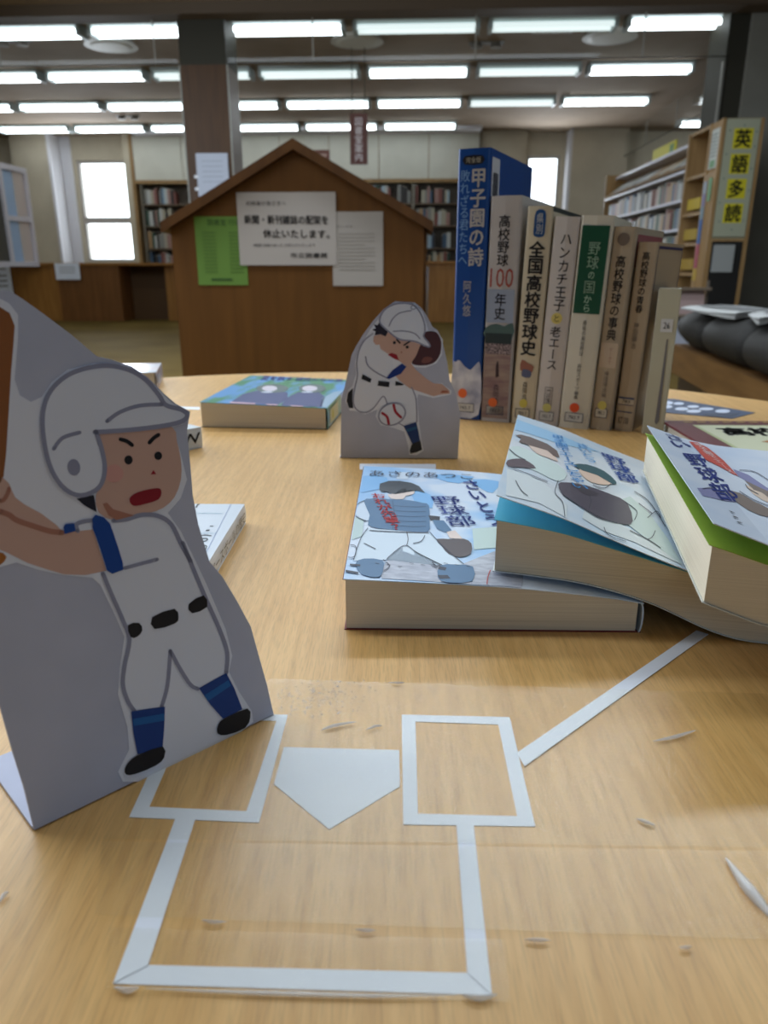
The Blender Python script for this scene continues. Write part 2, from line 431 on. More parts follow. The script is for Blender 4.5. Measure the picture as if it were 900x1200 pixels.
# ceiling lights
ordn = ['leftmost', 'second from left', 'third from left', 'fourth from left', 'fifth from left', 'sixth from left', 'seventh from left', 'eighth from left']
rows = {0: (9.0, 'nearest row'), 1: (10.92, 'second row'), 2: (12.85, 'third row'), 3: (14.8, 'farthest row')}
ctr = [2.69 - 1.41 * k for k in range(8)][::-1]
dim = {0: (5, 6), 1: (3, 4, 6, 5), 2: (6,), 3: (6,)}
dim[1] = (3, 4, 6)
bt = bmesh.new(); prism(bt, [(-.16, .060), (.16, .060), (.15, .03), (.03, .0), (-.03, .0), (-.15, .03)], 'x', -.65, .65)
box(bt, -.66, -.62, -.12, .12, -.055, .03); box(bt, .62, .66, -.12, .12, -.055, .03)
tray_me = bpy.data.meshes.new('tray'); bt.to_mesh(tray_me); bt.free(); tray_me.materials.append(M_TRAY)
tube_me = {}
for key, mm in (('lit', M_TUBE), ('dim', M_TUBE_DIM)):
    b_ = bmesh.new(); cyl(b_, (-.615, 0, 0), .026, 1.23, 'x', 12)
    tube_me[key] = bpy.data.meshes.new('tube'); b_.to_mesh(tube_me[key]); b_.free(); tube_me[key].materials.append(mm)
def fixture(x, y, label, lit, group):
    t = thing('ceiling_light', label, 'ceiling light', RP(x, y, 3.239), YAW, group)
    o = bpy.data.objects.new('tray', tray_me); C.objects.link(o); o.parent = t
    for sy in (-.08, .08):
        o = bpy.data.objects.new('tube', tube_me['lit' if lit else 'dim']); C.objects.link(o); o.parent = t; o.location = (0, sy, -.018)
for r, (yy, rn) in rows.items():
    xs = ctr if r < 3 else ctr[:6]
    for k, x in enumerate(xs):
        if r == 3 and k > 5: continue
        if abs(x + 2.29) < 0 : continue
        lit = k not in dim[r]
        fixture(x, yy, '%s twin tube ceiling light in the %s, %s' % ('bright' if lit else 'dim', rn, ordn[k]), lit, 'ceiling lights of the main room')
fixture(4.84, 12.85, 'bright ceiling light beyond the right hand glass screen, nearer one', True, 'ceiling lights beyond the right glass screen')
fixture(5.06, 14.8, 'bright ceiling light beyond the right hand glass screen, farther one', True, 'ceiling lights beyond the right glass screen')
for k, (x, y, lb) in enumerate([(-3.66, 9.65, 'round white ceiling vent left of the brown column'),
                 (-.81, 9.63, 'round white ceiling vent right of the brown column'), (2.01, 9.61, 'round white ceiling vent near the grey pillar')]):
    t = thing('ceiling_vent', lb, 'ceiling vent', RP(x, y, 3.262), YAW, 'round vents in the ceiling')
    b_ = bmesh.new(); cyl(b_, (0, 0, 0), .30, .037, 'z', 32, .27); obj('outer_ring', b_, mat(205, 205, 200, .5), t)
    b_ = bmesh.new(); cyl(b_, (0, 0, -.012), .2, .012, 'z', 32, .24); obj('inner_cone', b_, mat(214, 214, 208, .5), t)
for x, y, lb in [(.665, 9.87, 'pair of small spotlights in the ceiling above the blue book'), (-5.13, 13.97, 'pair of small spotlights in the ceiling near the left window'),
                 (-4.75, 9.5, 'pair of small spotlights in the ceiling at the upper left edge')]:
    t = thing('spotlight', lb, 'spotlight', RP(x, y, 3.255), YAW, 'paired ceiling spotlights')
    obj('base_plate', B((-.2, .2, -.07, .07, .034, .044)), mat(110, 104, 96), t)
    for sx in (-.11, .11):
        b_ = bmesh.new(); cyl(b_, (sx, 0, -.01), .065, .045, 'z', 16, .05); obj('spot_head', b_, mat(150, 146, 140, .3, .5, .6), t)
t = thing('smoke_detector', 'white square frame hatch in the ceiling beside the right vent', 'ceiling hatch', RP(1.35, 9.3, 3.287), YAW)
obj('frame', B((-.22, .22, -.2, -.18, 0, .012), (-.22, .22, .18, .2, 0, .012), (-.22, -.2, -.18, .18, 0, .012), (.2, .22, -.18, .18, 0, .012)), mat(205, 205, 200), t)
obj('panel', B((-.2, .2, -.18, .18, .004, .012)), M_CEIL, t)

# cupboards over the far shelves
t = thing('wall_cupboard', 'long white overhead cupboard along the far wall above the bookshelves', 'cupboard', RP(0, 15.7, 2.46), YAW)
obj('carcass', B((-5.74, 1.0, .02, .3, 0, .80)), M_SHELFWOOD, t)
obj('top_trim', B((-5.74, 1.0, -.02, .02, .80, .835)), mat(92, 66, 40), t)
obj('bottom_trim', B((-5.74, 1.0, -.03, .02, -.06, .0)), M_SHELFWOOD, t)
obj('end_panel', B((-5.80, -5.74, -.03, .3, -2.4, .835)), M_SHELFWOOD, t)
obj('end_panel', B((1.0, 1.045, -.03, .3, -2.4, .835)), mat(120, 110, 96), t)
for k in range(7):
    a = -5.74 + k * .963
    obj('door', B((a + .008, a + .955, -.012, .018, .006, .795)), M_CUP, t)
# far bookcases below: two bays in view
FB = bmesh.new()
box(FB, -.5, .5, -.5, .5, 0, .98); box(FB, -.42, .42, -.46, .46, .98, 1.0)
far_me = bpy.data.meshes.new('book'); FB.to_mesh(far_me); FB.free()
far_me.materials.append(M_PAPER); far_me.materials.append(M_PAGES)
for i, p in enumerate(far_me.polygons): p.material_index = 0 if i < 6 else 1
def far_book(loc, w, d, h, col, label, group, rz=YAW, tilt=0):
    o = bpy.data.objects.new('book', far_me); C.objects.link(o)
    o.location = loc; o.scale = (w, d, h); o.rotation_euler = (0, tilt, rz)
    o.material_slots[0].link = 'OBJECT'; o.material_slots[0].material = mat(*col, .5)
    tag(o, label, 'book', group)
PAL = [('cream', (164, 158, 140)), ('white', (178, 180, 178)), ('grey', (130, 130, 126)), ('red', (120, 72, 64)), ('blue', (66, 88, 112)),
       ('dark green', (52, 78, 66)), ('tan', (158, 128, 92)), ('black', (48, 44, 44)), ('pink', (150, 116, 108)), ('pale blue', (150, 172, 186))]
lev = [2.03, 1.62, 1.20, .80]
rown = ['top', 'second', 'third', 'fourth']
def nth(n): return '%d%s' % (n, 'th' if 10 < n % 100 < 14 else {1: 'st', 2: 'nd', 3: 'rd'}.get(n % 10, 'th'))
def far_case(x0, x1, label, side, b0, b1):
    t = thing('bookcase', label, 'bookcase', RP((x0 + x1) / 2, 15.7), YAW); w = (x1 - x0) / 2 - .001
    obj('back_panel', B((-w, w, .27, .29, 0, 2.4)), mat(84, 74, 62), t)
    for s in (-1, 1): obj('side_panel', B((s * (w - .012) - .012, s * (w - .012) + .012, 0, .27, 0, 2.4)), mat(130, 124, 112), t)
    for z in lev + [.4, .05]: obj('shelf', B((-w + .026, w - .026, 0, .268, z - .03, z)), mat(96, 80, 62), t)
    for r, z in enumerate(lev):
        x = b0; num = 0
        while x < b1 - .03:
            bw = random.uniform(.03, .075); nm, col = random.choice(PAL); h = random.uniform(.22, .34)
            if random.random() < .93 and x + bw < x1 - .04:
                num += 1
                far_book(RP(x + bw / 2, 15.84, z + .002), bw, .2, h, col, 'blurred %s book, %s from left, %s shelf of the %s far bookcase' % (nm, nth(num), rown[r], side),
                         'books on the %s shelf of the %s far bookcase' % (rown[r], side))
            x += bw + .004
far_case(-5.66, -4.4, 'tall open bookcase of mixed books under white cupboards, behind the left roof slope', 'left', -5.6, -4.95)
far_case(-1.35, -.25, 'tall open bookcase of mixed books under white cupboards, just right of the gabled box roof', 'middle', -1.1, -.3)
far_case(-.25, .95, 'tall open bookcase of mixed books under white cupboards, behind the blue book', 'right', -.2, .5)

# counters
def counter(name, label, x0, x1, segs, zt, y=12.3):
    t = thing(name, label, 'counter', RP(0, y), YAW)
    obj('worktop', B((x0, x1, -.06, .7, zt - .04, zt)), M_COUNTER, t)
    for a, b, rec, m in segs: obj('front_panel', B((a + .004, b - .004, rec, rec + .03, 0, zt - .04)), m, t)
    for a, b, rec, m in segs: obj('divider', B((b - .02, b + .0, rec + .03, .66, 0, zt - .04)), m, t)
    return t
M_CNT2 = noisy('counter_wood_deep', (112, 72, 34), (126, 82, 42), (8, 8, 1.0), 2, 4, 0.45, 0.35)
t = counter('service_counter', 'long low brown counter under the left windows with recessed knee space', -8.6, -3.9,
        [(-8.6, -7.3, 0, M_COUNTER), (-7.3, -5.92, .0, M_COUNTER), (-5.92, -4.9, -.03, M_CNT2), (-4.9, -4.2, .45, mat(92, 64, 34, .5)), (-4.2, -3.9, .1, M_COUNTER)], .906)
counter('service_counter', 'brown counter seen between the gabled box and the blue book', -.5, 1.6, [(-.5, .6, 0, M_COUNTER), (.6, 1.6, 0, M_COUNTER)], .93)
t = thing('notice_sheet', 'white notice sheet hanging on the front of the long counter', 'paper', RP(-5.71, 12.2), YAW)
obj('sheet', B((-.2, .2, 0, .004, .65, .9)), M_PAPER, t); obj('print_lines', B(*[(-.13, .13, -.002, 0, z, z + .012) for z in (.83, .79, .75)]), mat(150, 150, 150), t)
t = thing('notice_sheet', 'white notice sheet at the left edge above the batter card bat', 'paper', RP(-6.75, 12.2), YAW)
obj('sheet', B((-.45, .1, 0, .004, .42, .9)), M_PAPER, t); obj('print_lines', B(*[(-.3, .03, -.002, 0, z, z + .02) for z in (.8, .7, .62, .54)]), mat(120, 120, 120), t)

# glazed screen at far left
t = thing('glazed_screen', 'white framed glazed screen with pale blue blind at the far left edge', 'glass panel', RP(-6.2, 11.6), YAW)
obj('frame', B((-.03, .05, -2.4, .6, 2.2, 2.28), (-.03, .05, .53, .6, .92, 2.2), (-.03, .05, -.2, -.13, .92, 2.2), (-.03, .05, -.13, .53, 1.5, 1.57), (-.03, .05, -2.4, -2.33, 0, 2.2), (-.03, .05, -2.33, .6, .85, .92)), mat(206, 202, 210, .5), t)
obj('blind', B((0, .012, -.13, .2, 0.9, 1.5), (0, .012, -.13, .2, 1.57, 2.2)), mat(160, 184, 214, .6), t)
obj('pane', B((0, .012, .2, .53, .9, 1.5), (0, .012, .2, .53, 1.57, 2.2)), clear('pink_glass', .05, (.95, .8, .72), .8, None, .35), t)
obj('dark_panel', B((0, .012, -2.33, -.2, .92, 2.2)), mat(70, 68, 62, .3), t)

# hanging and pinned signs
t = thing('hanging_sign', 'dark brown hanging sign with white vertical lettering under the ceiling', 'sign', RP(-.815, 9.8), YAW)
obj('board', B((-.105, .105, -.01, .01, 2.018, 2.57)), mat(92, 52, 44, .5), t)
obj('hanger', B((-.08, -.07, -.004, .004, 2.57, 3.298), (.07, .08, -.004, .004, 2.57, 3.298)), M_DARKGREY, t)
Surf(t, lambda a, b, h: (a, -.011 - h, b)).text('lettering', '図書室案内', [(-.05, 2.53), (.05, 2.53), (.05, 2.05), (-.05, 2.05)], mat(225, 215, 215), .001, px=False)
t = thing('small_sign', 'small dark red sign on the white cupboards above the roof ridge', 'sign', RP(-2.06, 15.66), YAW)
obj('board', B((-.19, .19, 0, .015, 2.79, 2.98)), mat(104, 62, 52, .5), t)
obj('lettering', B((-.13, .13, -.003, 0, 2.86, 2.91)), mat(170, 140, 130), t)
t = thing('notice_sheet', 'pale blue white sheet taped on the brown column', 'paper', RP(-2.27, 8.48), YAW)
obj('sheet', B((-.16, .18, 0, .004, 1.56, 1.98)), mat(178, 184, 198, .6), t)
obj('print_lines', B(*[(-.1, .12, -.002, 0, z, z + .008) for z in (1.9, 1.85, 1.8, 1.75, 1.7)]), mat(150, 156, 170), t)
for z in (1.62, 1.74): obj('tape_piece', B((-.19, -.15, -.003, 0.004, z, z + .03)), mat(220, 220, 225, .2), t)

# ---- gabled wooden box with notices (kiosk)
KX, KY = -.531, 3.25
t = thing('gabled_box', 'brown wooden house shaped display stand with three paper notices', 'display stand', RP(KX, KY), YAW)
hw, ez, az = .525, 1.0, 1.29
obj('front_panel', PR([(-hw, 0), (hw, 0), (hw, ez), (0, az), (-hw, ez)], 'y', 0, .025), M_KIOSK, t)
obj('back_panel', PR([(-hw, 0), (hw, 0), (hw, ez), (0, az), (-hw, ez)], 'y', .40, .425), M_KIOSK, t)
for s in (-1, 1):
    obj('side_panel', B((s * hw - .012, s * hw + .012, .026, .399, 0, ez - .01)), M_KIOSK, t)
    ex = hw + .035; sl = (az - ez) / hw; ze = ez - sl * .035; th = .042
    obj('roof_slab', PR([(0, az + .002), (s * ex, ze + .002), (s * (ex + .002), ze + th), (0, az + th)], 'y', -.03, .455), M_KIOSK_D, t)
obj('hinge', B((hw + .013, hw + .022, .02, .05, .55, .85)), M_CHROME, t)
def notice(label, x0, x1, z0, z1, m, y=-.003):
    q = thing('notice', label, 'notice', RP(KX + (x0 + x1) / 2 - KX, KY + y, (z0 + z1) / 2), YAW)
    w, h = (x1 - x0) / 2, (z1 - z0) / 2
    obj('sheet', B((-w, w, 0, .001, -h, h)), m, q)
    return q, Surf(q, lambda a, b, hh: (a, -hh, b)), w, h
q, s, w, h = notice('green printed sheet on the left of the gabled stand', -.957, -.745, .775, 1.046, mat(106, 142, 60, .7), -.002)
s.text('heading', '図書室 行事', [(-.05, .125), (.09, .125), (.09, .1), (-.05, .1)], mat(60, 90, 40), .0006, False, False)
for cx in (-.075, .035):
    obj('print_lines', B(*[(cx, cx + .055, -.0006, 0, .07 - k * .014, .075 - k * .014) for k in range(12)]), mat(88, 120, 52), q)
obj('print_lines', B((-.05, .04, -.0006, 0, -.118, -.108)), mat(60, 90, 40), q)
INK = mat(44, 40, 40, .7)
q, s, w, h = notice('large white notice in the middle of the gabled stand with bold headline', -.774, -.367, .855, 1.137, mat(186, 176, 168, .7), -.0042)
s.text('heading', '利用者の皆さまへ', [(-.165, .108), (0, .108), (0, .090), (-.165, .090)], INK, .0008, False, False)
s.text('headline', '新聞・新刊雑誌の配架を', [(-.175, .055), (.17, .052), (.17, .018), (-.175, .021)], INK, .0008, False, False, .03)
s.text('headline', '休止いたします。', [(-.10, 0), (.175, -.003), (.175, -.036), (-.10, -.033)], INK, .0008, False, False, .03)
s.text('small_print', '※期間 当面のあいだ お知らせいたします', [(-.145, -.056), (.115, -.056), (.115, -.068), (-.145, -.068)], INK, .0008, False, False)
s.text('signature', '市立図書館', [(.01, -.092), (.165, -.092), (.165, -.112), (.01, -.112)], INK, .0008, False, False, .02)
q, s, w, h = notice('white sheet of fine print on the right of the gabled stand', -.384, -.174, .773, 1.0625, mat(180, 171, 163, .7), -.0025)
s.text('heading', 'おしらせ', [(-.085, .092), (-.02, .092), (-.02, .084), (-.085, .084)], mat(110, 100, 95), .0006, False, False)
obj('print_lines', B(*[(-.08, .07 - (k % 4 == 3) * .04, -.0006, 0, .058 - k * .014, .062 - k * .014) for k in range(11)]), mat(158, 150, 142), q)

# ---- right hand bookcases
SX = 2.60
def rcase():
    t = thing('bookcase', 'long open bookcase with pale shelf edges running away to the right of the standing books', 'bookcase', RP(SX, 8.35), YAW)
    Lb = 3.5
    obj('back_panel', B((.33, .35, 0, Lb, 0, 2.0)), mat(70, 60, 50), t)
    obj('end_panel', B((0, .35, Lb, Lb + .03, 0, 2.1)), M_SHELFWOOD, t)
    for z in (.18, .44, .70, .955, 1.22, 1.50, 1.775): obj('shelf', B((.0, .325, .0, Lb, z - .025, z)), mat(205, 205, 218, .4), t)
    obj('display_slope', PR([(.02, 1.79), (.30, 2.0), (.30, 2.02), (.0, 1.80)], 'y', .0, Lb - .01), M_SHELFWOOD, t)
    obj('top_board', PR([(.13, 2.035), (.33, 2.02), (.33, 2.05), (.13, 2.065)], 'y', 0, Lb - .01), mat(205, 205, 215, .4), t)
    return t
rcase()
lvl = [(.70, 'fourth'), (.955, 'third'), (1.22, 'second'), (1.50, 'top')]
for z, rn in lvl[::-1]:
    y = 8.42; num = 0
    while y < 11.75:
        bw = random.uniform(.05, .11); num += 1; nm, col = random.choice(PAL); h = random.uniform(.17, .225)
        if random.random() < .93:
            far_book(RP(SX + .13, y + bw / 2, z + .002), .2, bw, h, col, 'blurred %s book, %s from the near end, %s shelf of the right bookcase' % (nm, nth(num), rn),
                     'books on the %s shelf of the right bookcase' % rn)
        y += bw + .004
y = 8.5; num = 0
while y < 11.6:                                          # picture books leaning on the sloping display
    num += 1; bw = .17; nm, col = random.choice([PAL[i] for i in (0, 6, 1, 2, 3, 6)])
    far_book(RP(SX + .035 - .59 * .008, y, 1.826 + .806 * .010), .012, bw, .2, col, '%s picture book, %s from the near end, leaning atop the right bookcase' % (nm, nth(num)),
             'picture books on the sloping top of the right bookcase', YAW, radians(53.7))
    y += .19
# near bay with the lettered end
t = thing('bookcase', 'tall wooden bookcase bay whose end carries the yellow lettered poster', 'bookcase', RP(SX, 7.43), YAW)
obj('front_post', B((0, .36, 0, .045, 0, 1.09), (0.0, .03, 0, .045, 1.09, 2.09), (.33, .36, 0, .045, 1.09, 2.09)), M_SHELFWOOD, t)
obj('end_board', B((.03, .33, .012, .045, 1.09, 2.09)), mat(150, 140, 110), t)
obj('painted_shade_sheet', B((.04, .32, -.002, -.0005, 0.05, 1.07)), mat(22, 20, 18, .8), t)  # flat near-black sheet painting the shade of an open hollow
obj('paper_pocket', B((.06, .25, -.012, -.0025, .80, 1.04)), mat(150, 152, 150, .5), t)
obj('back_panel', B((.33, .36, .045, .9, 0, 2.09)), M_SHELFWOOD, t)
obj('far_post', B((0, .36, .86, .9, 0, 2.09)), M_SHELFWOOD, t)
obj('mid_post', B((0, .33, .28, .31, 0, 2.09)), M_SHELFWOOD, t)
obj('side_board', B((0, .012, .045, .28, 0, 1.66)), M_SHELFWOOD, t)
obj('side_board', B((0.012, .02, .045, .28, 1.66, 2.09)), M_SHELFWOOD, t)
for z in (.2, .48, .76, 1.04, 1.32, 1.66, 2.06):
    obj('shelf', B((.01, .33, .312, .858, z, z + .03)), M_SHELFWOOD, t)
for k, (z, col) in enumerate([(.79, (160, 130, 50)), (.51, (170, 150, 60)), (1.07, (168, 140, 52)), (1.35, (186, 160, 48))]):
    tag(obj('file_box', B((-.0, .3, 0, .36, 0, .10)), mat(*col, .6), None, RP(SX + .02, 7.43 + .40, z + .031), YAW),
        ['yellow low box on the middle level of the near bookcase bay', 'yellow low box on the bottom visible level of the near bookcase bay',
         'yellow low box above the middle of the near bookcase bay', 'yellow low box on the upper level of the near bookcase bay'][k], 'box')
t = thing('notice', 'white printed notice on the side of the near bookcase bay', 'notice', RP(SX + .006, 7.43), YAW)
obj('sheet', B((0, .004, .07, .26, 1.7, 2.03)), mat(190, 194, 188, .6), t)
obj('print_lines', B(*[(-.002, 0, .09, .24, 1.98 - .03 * k, 1.99 - .03 * k) for k in range(7)]), mat(110, 116, 112), t)
obj('picture', B((-.002, 0, .1, .22, 1.71, 1.77)), mat(110, 150, 110), t)
t = thing('leaflet_strip', 'narrow multicoloured strip of leaflets down the side of the near bookcase bay', 'leaflets', RP(SX - .008, 7.43), YAW)
for k, col in enumerate([(150, 160, 170), (128, 122, 150), (120, 140, 150), (60, 96, 150), (60, 96, 150), (160, 76, 92), (160, 76, 92), (180, 150, 60), (150, 120, 80), (90, 140, 130)]):
    obj('leaflet', B((0, .006, .2, .275, 1.60 - .11 * (k + 1) + .004, 1.60 - .11 * k)), mat(*col, .6), t)
tag(obj('green_card', B((-.0, .004, 0, .08, 0, .2)), mat(110, 150, 112, .6), None, RP(SX - .008, 7.5, 1.42), YAW), 'small green card beside the leaflet strip', 'card')
PY = 7.43 - .003
t = thing('poster', 'pale poster with four large black characters on yellow squares', 'poster', RP(SX, PY), YAW)
obj('sheet', B((.035, .325, 0, .002, 1.11, 2.08)), mat(158, 160, 138, .6), t)
s = Surf(t, lambda a, b, h: (a, -h, b))
for k, ch in enumerate('英語多読'):
    zc = 1.925 - k * .205
    s.poly('yellow_square', [(.105, zc - .082), (.275, zc - .082), (.275, zc + .082), (.105, zc + .082)], mat(196, 184, 34, .6), .001, px=False)
    s.text('character', ch, [(.12, zc + .075), (.262, zc + .075), (.262, zc - .075), (.12, zc - .075)], mat(24, 24, 20, .6), .002, px=False, bold=.035)
s.polys('star_marks', [ell(x, z, .006, .009, 0, 6) for x, z in [(.07, 1.99), (.19, 2.03), (.30, 1.98), (.065, 1.80), (.30, 1.86), (.07, 1.60), (.06, 1.40), (.30, 1.68), (.305, 1.50), (.08, 1.24), (.2, 1.17), (.29, 1.25)]], mat(90, 116, 110), .001, px=False)
# pink panel coloured like a lit window, and yellow sign beyond the shelf
tag(obj('pink_window_panel', B((-.22, .22, 0, .02, 0, .3)), mat(240, 170, 140, .5), None, RP(4.46, 15.97, 2.45), YAW), 'small pink panel standing for a lit window on a far wall above the right bookcase', 'sign')
t = thing('yellow_sign', 'yellow sign with green mark standing on top of the right bookcase', 'sign', RP(SX + .25, 10.0, 2.06), YAW - pi / 2)
obj('board', B((-.45, .45, -.01, .01, 0, .17)), mat(200, 190, 60, .6), t); obj('green_mark', B((.25, .4, -.013, -.01, .03, .14)), mat(90, 130, 60), t)
# table-side rack of magazines low on the right, seen between bookend and sofa
t = thing('magazine_rack', 'low wire rack of pale magazines seen between the bookend and the sofa', 'rack', RP(2.0, 6.0), YAW)
obj('post', B((-.16, -.145, 0, .015, 0, .75), (.14, .155, 0, .015, 0, .75)), mat(96, 86, 76), t)
for z in (.28, .5, .7): obj('ledge', B((-.16, .155, -.06, .0, z - .02, z)), mat(110, 96, 82), t)
obj('magazine', PR([(-.05, .505), (-.04, .505), (.0, .70), (-.01, .70)], 'x', -.13, .12), mat(150, 128, 124, .5), t)
obj('magazine', PR([(-.05, .285), (-.04, .285), (.0, .48), (-.01, .48)], 'x', -.13, .12), mat(146, 148, 158, .5), t)

# ---- sofa end with newspapers
SOF = (1.56, 3.95); ang = math.atan2(-1.4, -.19)
t = thing('sofa', 'charcoal padded roll sofa on a wooden base at the right edge', 'sofa', (SOF[0] + .05, SOF[1], 0), ang)
# local +x runs along the roll toward the viewer
bx_len = 2.3
for k in range(4):
    a, b = k * .56, (k + 1) * .56 - .008
    bm = bmesh.new(); n = 20; rings = []
    xs = [a, a + .012, a + .05, (a + b) / 2, b - .05, b - .012, b]; rr = [.085, .105, .118, .122, .118, .105, .085]
    if k == 0: rr[0] = .02; rr[1] = .06; rr[2] = .095
    for x, r in zip(xs, rr):
        rings.append([bm.verts.new((x, r * 1.05 * cos(2 * pi * i / n), .56 + r * .78 * sin(2 * pi * i / n))) for i in range(n)])
    for p_, q_ in zip(rings, rings[1:]):
        for i in range(n): bm.faces.new((p_[i], p_[(i + 1) % n], q_[(i + 1) % n], q_[i]))
    bm.faces.new(rings[0][::-1]); bm.faces.new(rings[-1]); bmesh.ops.recalc_face_normals(bm, faces=bm.faces)
    obj('roll_cushion', bm, M_SOFA, t, smooth=True)
M_SOFAW = noisy('sofa_wood', (88, 60, 30), (102, 72, 38), (1.5, 8, 12), 3, 4, 0.45, 0.35)
obj('wood_rail', B((.02, bx_len, -.11, .11, .33, .468)), M_SOFAW, t)
obj('wood_base', B((.08, bx_len, -.07, .09, .0, .328)), mat(50, 36, 22, .5), t)
obj('seat', B((.02, bx_len, .12, .75, .30, .44)), M_SOFA, t, bevel=.03)
R_ = Matrix.Rotation(ang, 3, 'Z')
def sofa_pt(x, y, z): return R_ @ Vector((x, y, 0)) + Vector((SOF[0] + .05, SOF[1], z))
def newspaper(label, x, y, z, rz, w, d):
    q = thing('newspaper', label, 'newspaper', sofa_pt(x, y, z), ang + rz, 'newspapers on the sofa roll')
    for k in range(3):
        bm = solid_sheet(lambda u, v, h: (u * w, v * d, .006 * k + h + .012 * sin(3.1 * u + k) * v - (.05 * (abs(v) - .35) if abs(v) > .35 else 0)), [i / 8 - .5 for i in range(9)], [j / 8 - .5 for j in range(9)], .004)
        obj('folded_sheet', bm, mat(150 + 6 * k, 150 + 6 * k, 148 + 6 * k, .7), q)
    obj('print_columns', B(*[(-w * .4 + i * w * .16, -w * .4 + i * w * .16 + w * .12, -d * .3, d * .3, .0185, .019) for i in range(5)]), mat(120, 120, 120), q)
newspaper('folded grey newspaper lying along the charcoal sofa roll', .62, -.0, .662, .15, .55, .26)
newspaper('crumpled newspaper on the sofa roll at the right edge', 1.15, .03, .668, -.2, .34, .24)

# ================================================================== THE TABLE
TC = (-.05, .50); TR = .62
t = thing('round_table', 'round pale wooden table carrying the baseball display', 'table', (TC[0], TC[1], 0))
b_ = bmesh.new(); cyl(b_, (0, 0, TZ - .03), TR, .03, 'z', 160)
ttop = obj('tabletop', b_, M_TABLE, t)
b_ = bmesh.new()
for i in range(120):
    a0, a1 = 2 * pi * i / 120, 2 * pi * (i + 1) / 120
    vs = [b_.verts.new((r * cos(a), r * sin(a), z)) for a in (a0, a1) for r, z in ((TR - .002, TZ - .032), (TR + .003, TZ - .031), (TR + .004, TZ - .003), (TR - .002, TZ - .0006))]
    for k in range(4): b_.faces.new((vs[k], vs[(k + 1) % 4], vs[4 + (k + 1) % 4], vs[4 + k]))
bmesh.ops.remove_doubles(b_, verts=b_.verts, dist=1e-5); bmesh.ops.recalc_face_normals(b_, faces=b_.faces)
obj('edge_band', b_, M_TABLE_EDGE, t)
b_ = bmesh.new(); cyl(b_, (0, 0, TZ - .09), .42, .06, 'z', 64); obj('apron', b_, M_TABLE_EDGE, t)
for k in range(4):
    a = pi / 4 + k * pi / 2; b_ = bmesh.new(); cyl(b_, (.38 * cos(a), .38 * sin(a), 0), .022, TZ - .09, 'z', 20, .03); obj('leg', b_, M_TABLE_EDGE, t)

tab = thing('_tmp', None, None, (0, 0, TZ)); TS = Surf(tab, lambda a, b, h: (a, b, h), guess=(0, .35))
def flat(name, pts, th, m, label, cat, group=None, inner=None, z0=.0, holes=None):
    """thin flat piece on the table; pts in photo pixels; inner = matching inner outline for a frame"""
    P = TS.px(pts); c = (sum(p[0] for p in P) / len(P), sum(p[1] for p in P) / len(P))
    bm = bmesh.new()
    if inner is None:
        prism(bm, [(p[0] - c[0], p[1] - c[1]) for p in P], 'z', 0, th)
    else:
        I = TS.px(inner); n = len(P)
        g = {}
        for nm, L_ in (('o', P), ('i', I)):
            for z in (0, th):
                g[nm, z] = [bm.verts.new((p[0] - c[0], p[1] - c[1], z)) for p in L_]
        for i in range(n):
            j = (i + 1) % n
            bm.faces.new((g['o', th][i], g['o', th][j], g['i', th][j], g['i', th][i]))
            bm.faces.new((g['o', 0][j], g['o', 0][i], g['i', 0][i], g['i', 0][j]))
            bm.faces.new((g['o', 0][i], g['o', 0][j], g['o', th][j], g['o', th][i]))
            bm.faces.new((g['i', 0][j], g['i', 0][i], g['i', th][i], g['i', th][j]))
        bmesh.ops.recalc_face_normals(bm, faces=bm.faces)
    o = obj(name, bm, m, None, (c[0], c[1], TZ + z0))
    return tag(o, label, cat, group)
k1 = lambda p: crop(1.7308, 120, 720, p)
flat('paper_rectangle', k1([(607, 204), (826, 209), (878, 431), (610, 427)]), .00018, M_PAPER, 'white paper rectangle outline to the right of the home plate', 'paper', None,
     k1([(635, 218), (803, 224), (841, 410), (640, 405)]))
flat('paper_rectangle', k1([(376, 204), (318, 423), (54, 412), (150, 203)]), .00018, M_PAPER, 'white paper rectangle outline left of the home plate, partly under the batter card', 'paper', None,
     k1([(353, 216), (292, 400), (95, 391), (172, 214)]))
flat('home_plate', k1([(368, 270), (602, 276), (603, 350), (460, 437), (348, 345)]), .00018, M_PAPER, 'white paper home plate between the two paper rectangles', 'paper')
flat('paper_strip', k1([(150, 411), (191, 409), (93, 713), (22, 750)]), .00018, M_PAPER, 'white paper strip running down on the left below the left rectangle', 'paper strip', z0=.0002)
flat('paper_strip', k1([(718, 429), (753, 429), (790, 773), (740, 729)]), .00018, M_PAPER, 'white paper strip running down on the right below the right rectangle', 'paper strip', z0=.0002)
flat('paper_strip', k1([(22, 750), (93, 712), (740, 728), (790, 773)]), .00018, M_PAPER, 'white paper strip lying across at the very bottom', 'paper strip', z0=.0)
flat('paper_strip', [(606, 883), (614.6, 899), (830, 744), (816, 739.6)], .00018, M_PAPER, 'white diagonal paper strip running from the right rectangle to under the stacked books', 'paper strip', z0=.0002)
flat('paper_strip', [(421.5, 543.6), (510.6, 544), (511, 550.5), (421.5, 550.5)], .00018, M_PAPER, 'short white paper strip between the pitcher card and the catcher book', 'paper strip')
flat('paper_strip', [(150, 475), (234, 477.2), (234, 480.2), (150, 478)], .00018, M_PAPER, 'short white paper strip left of the blue green book', 'paper strip')
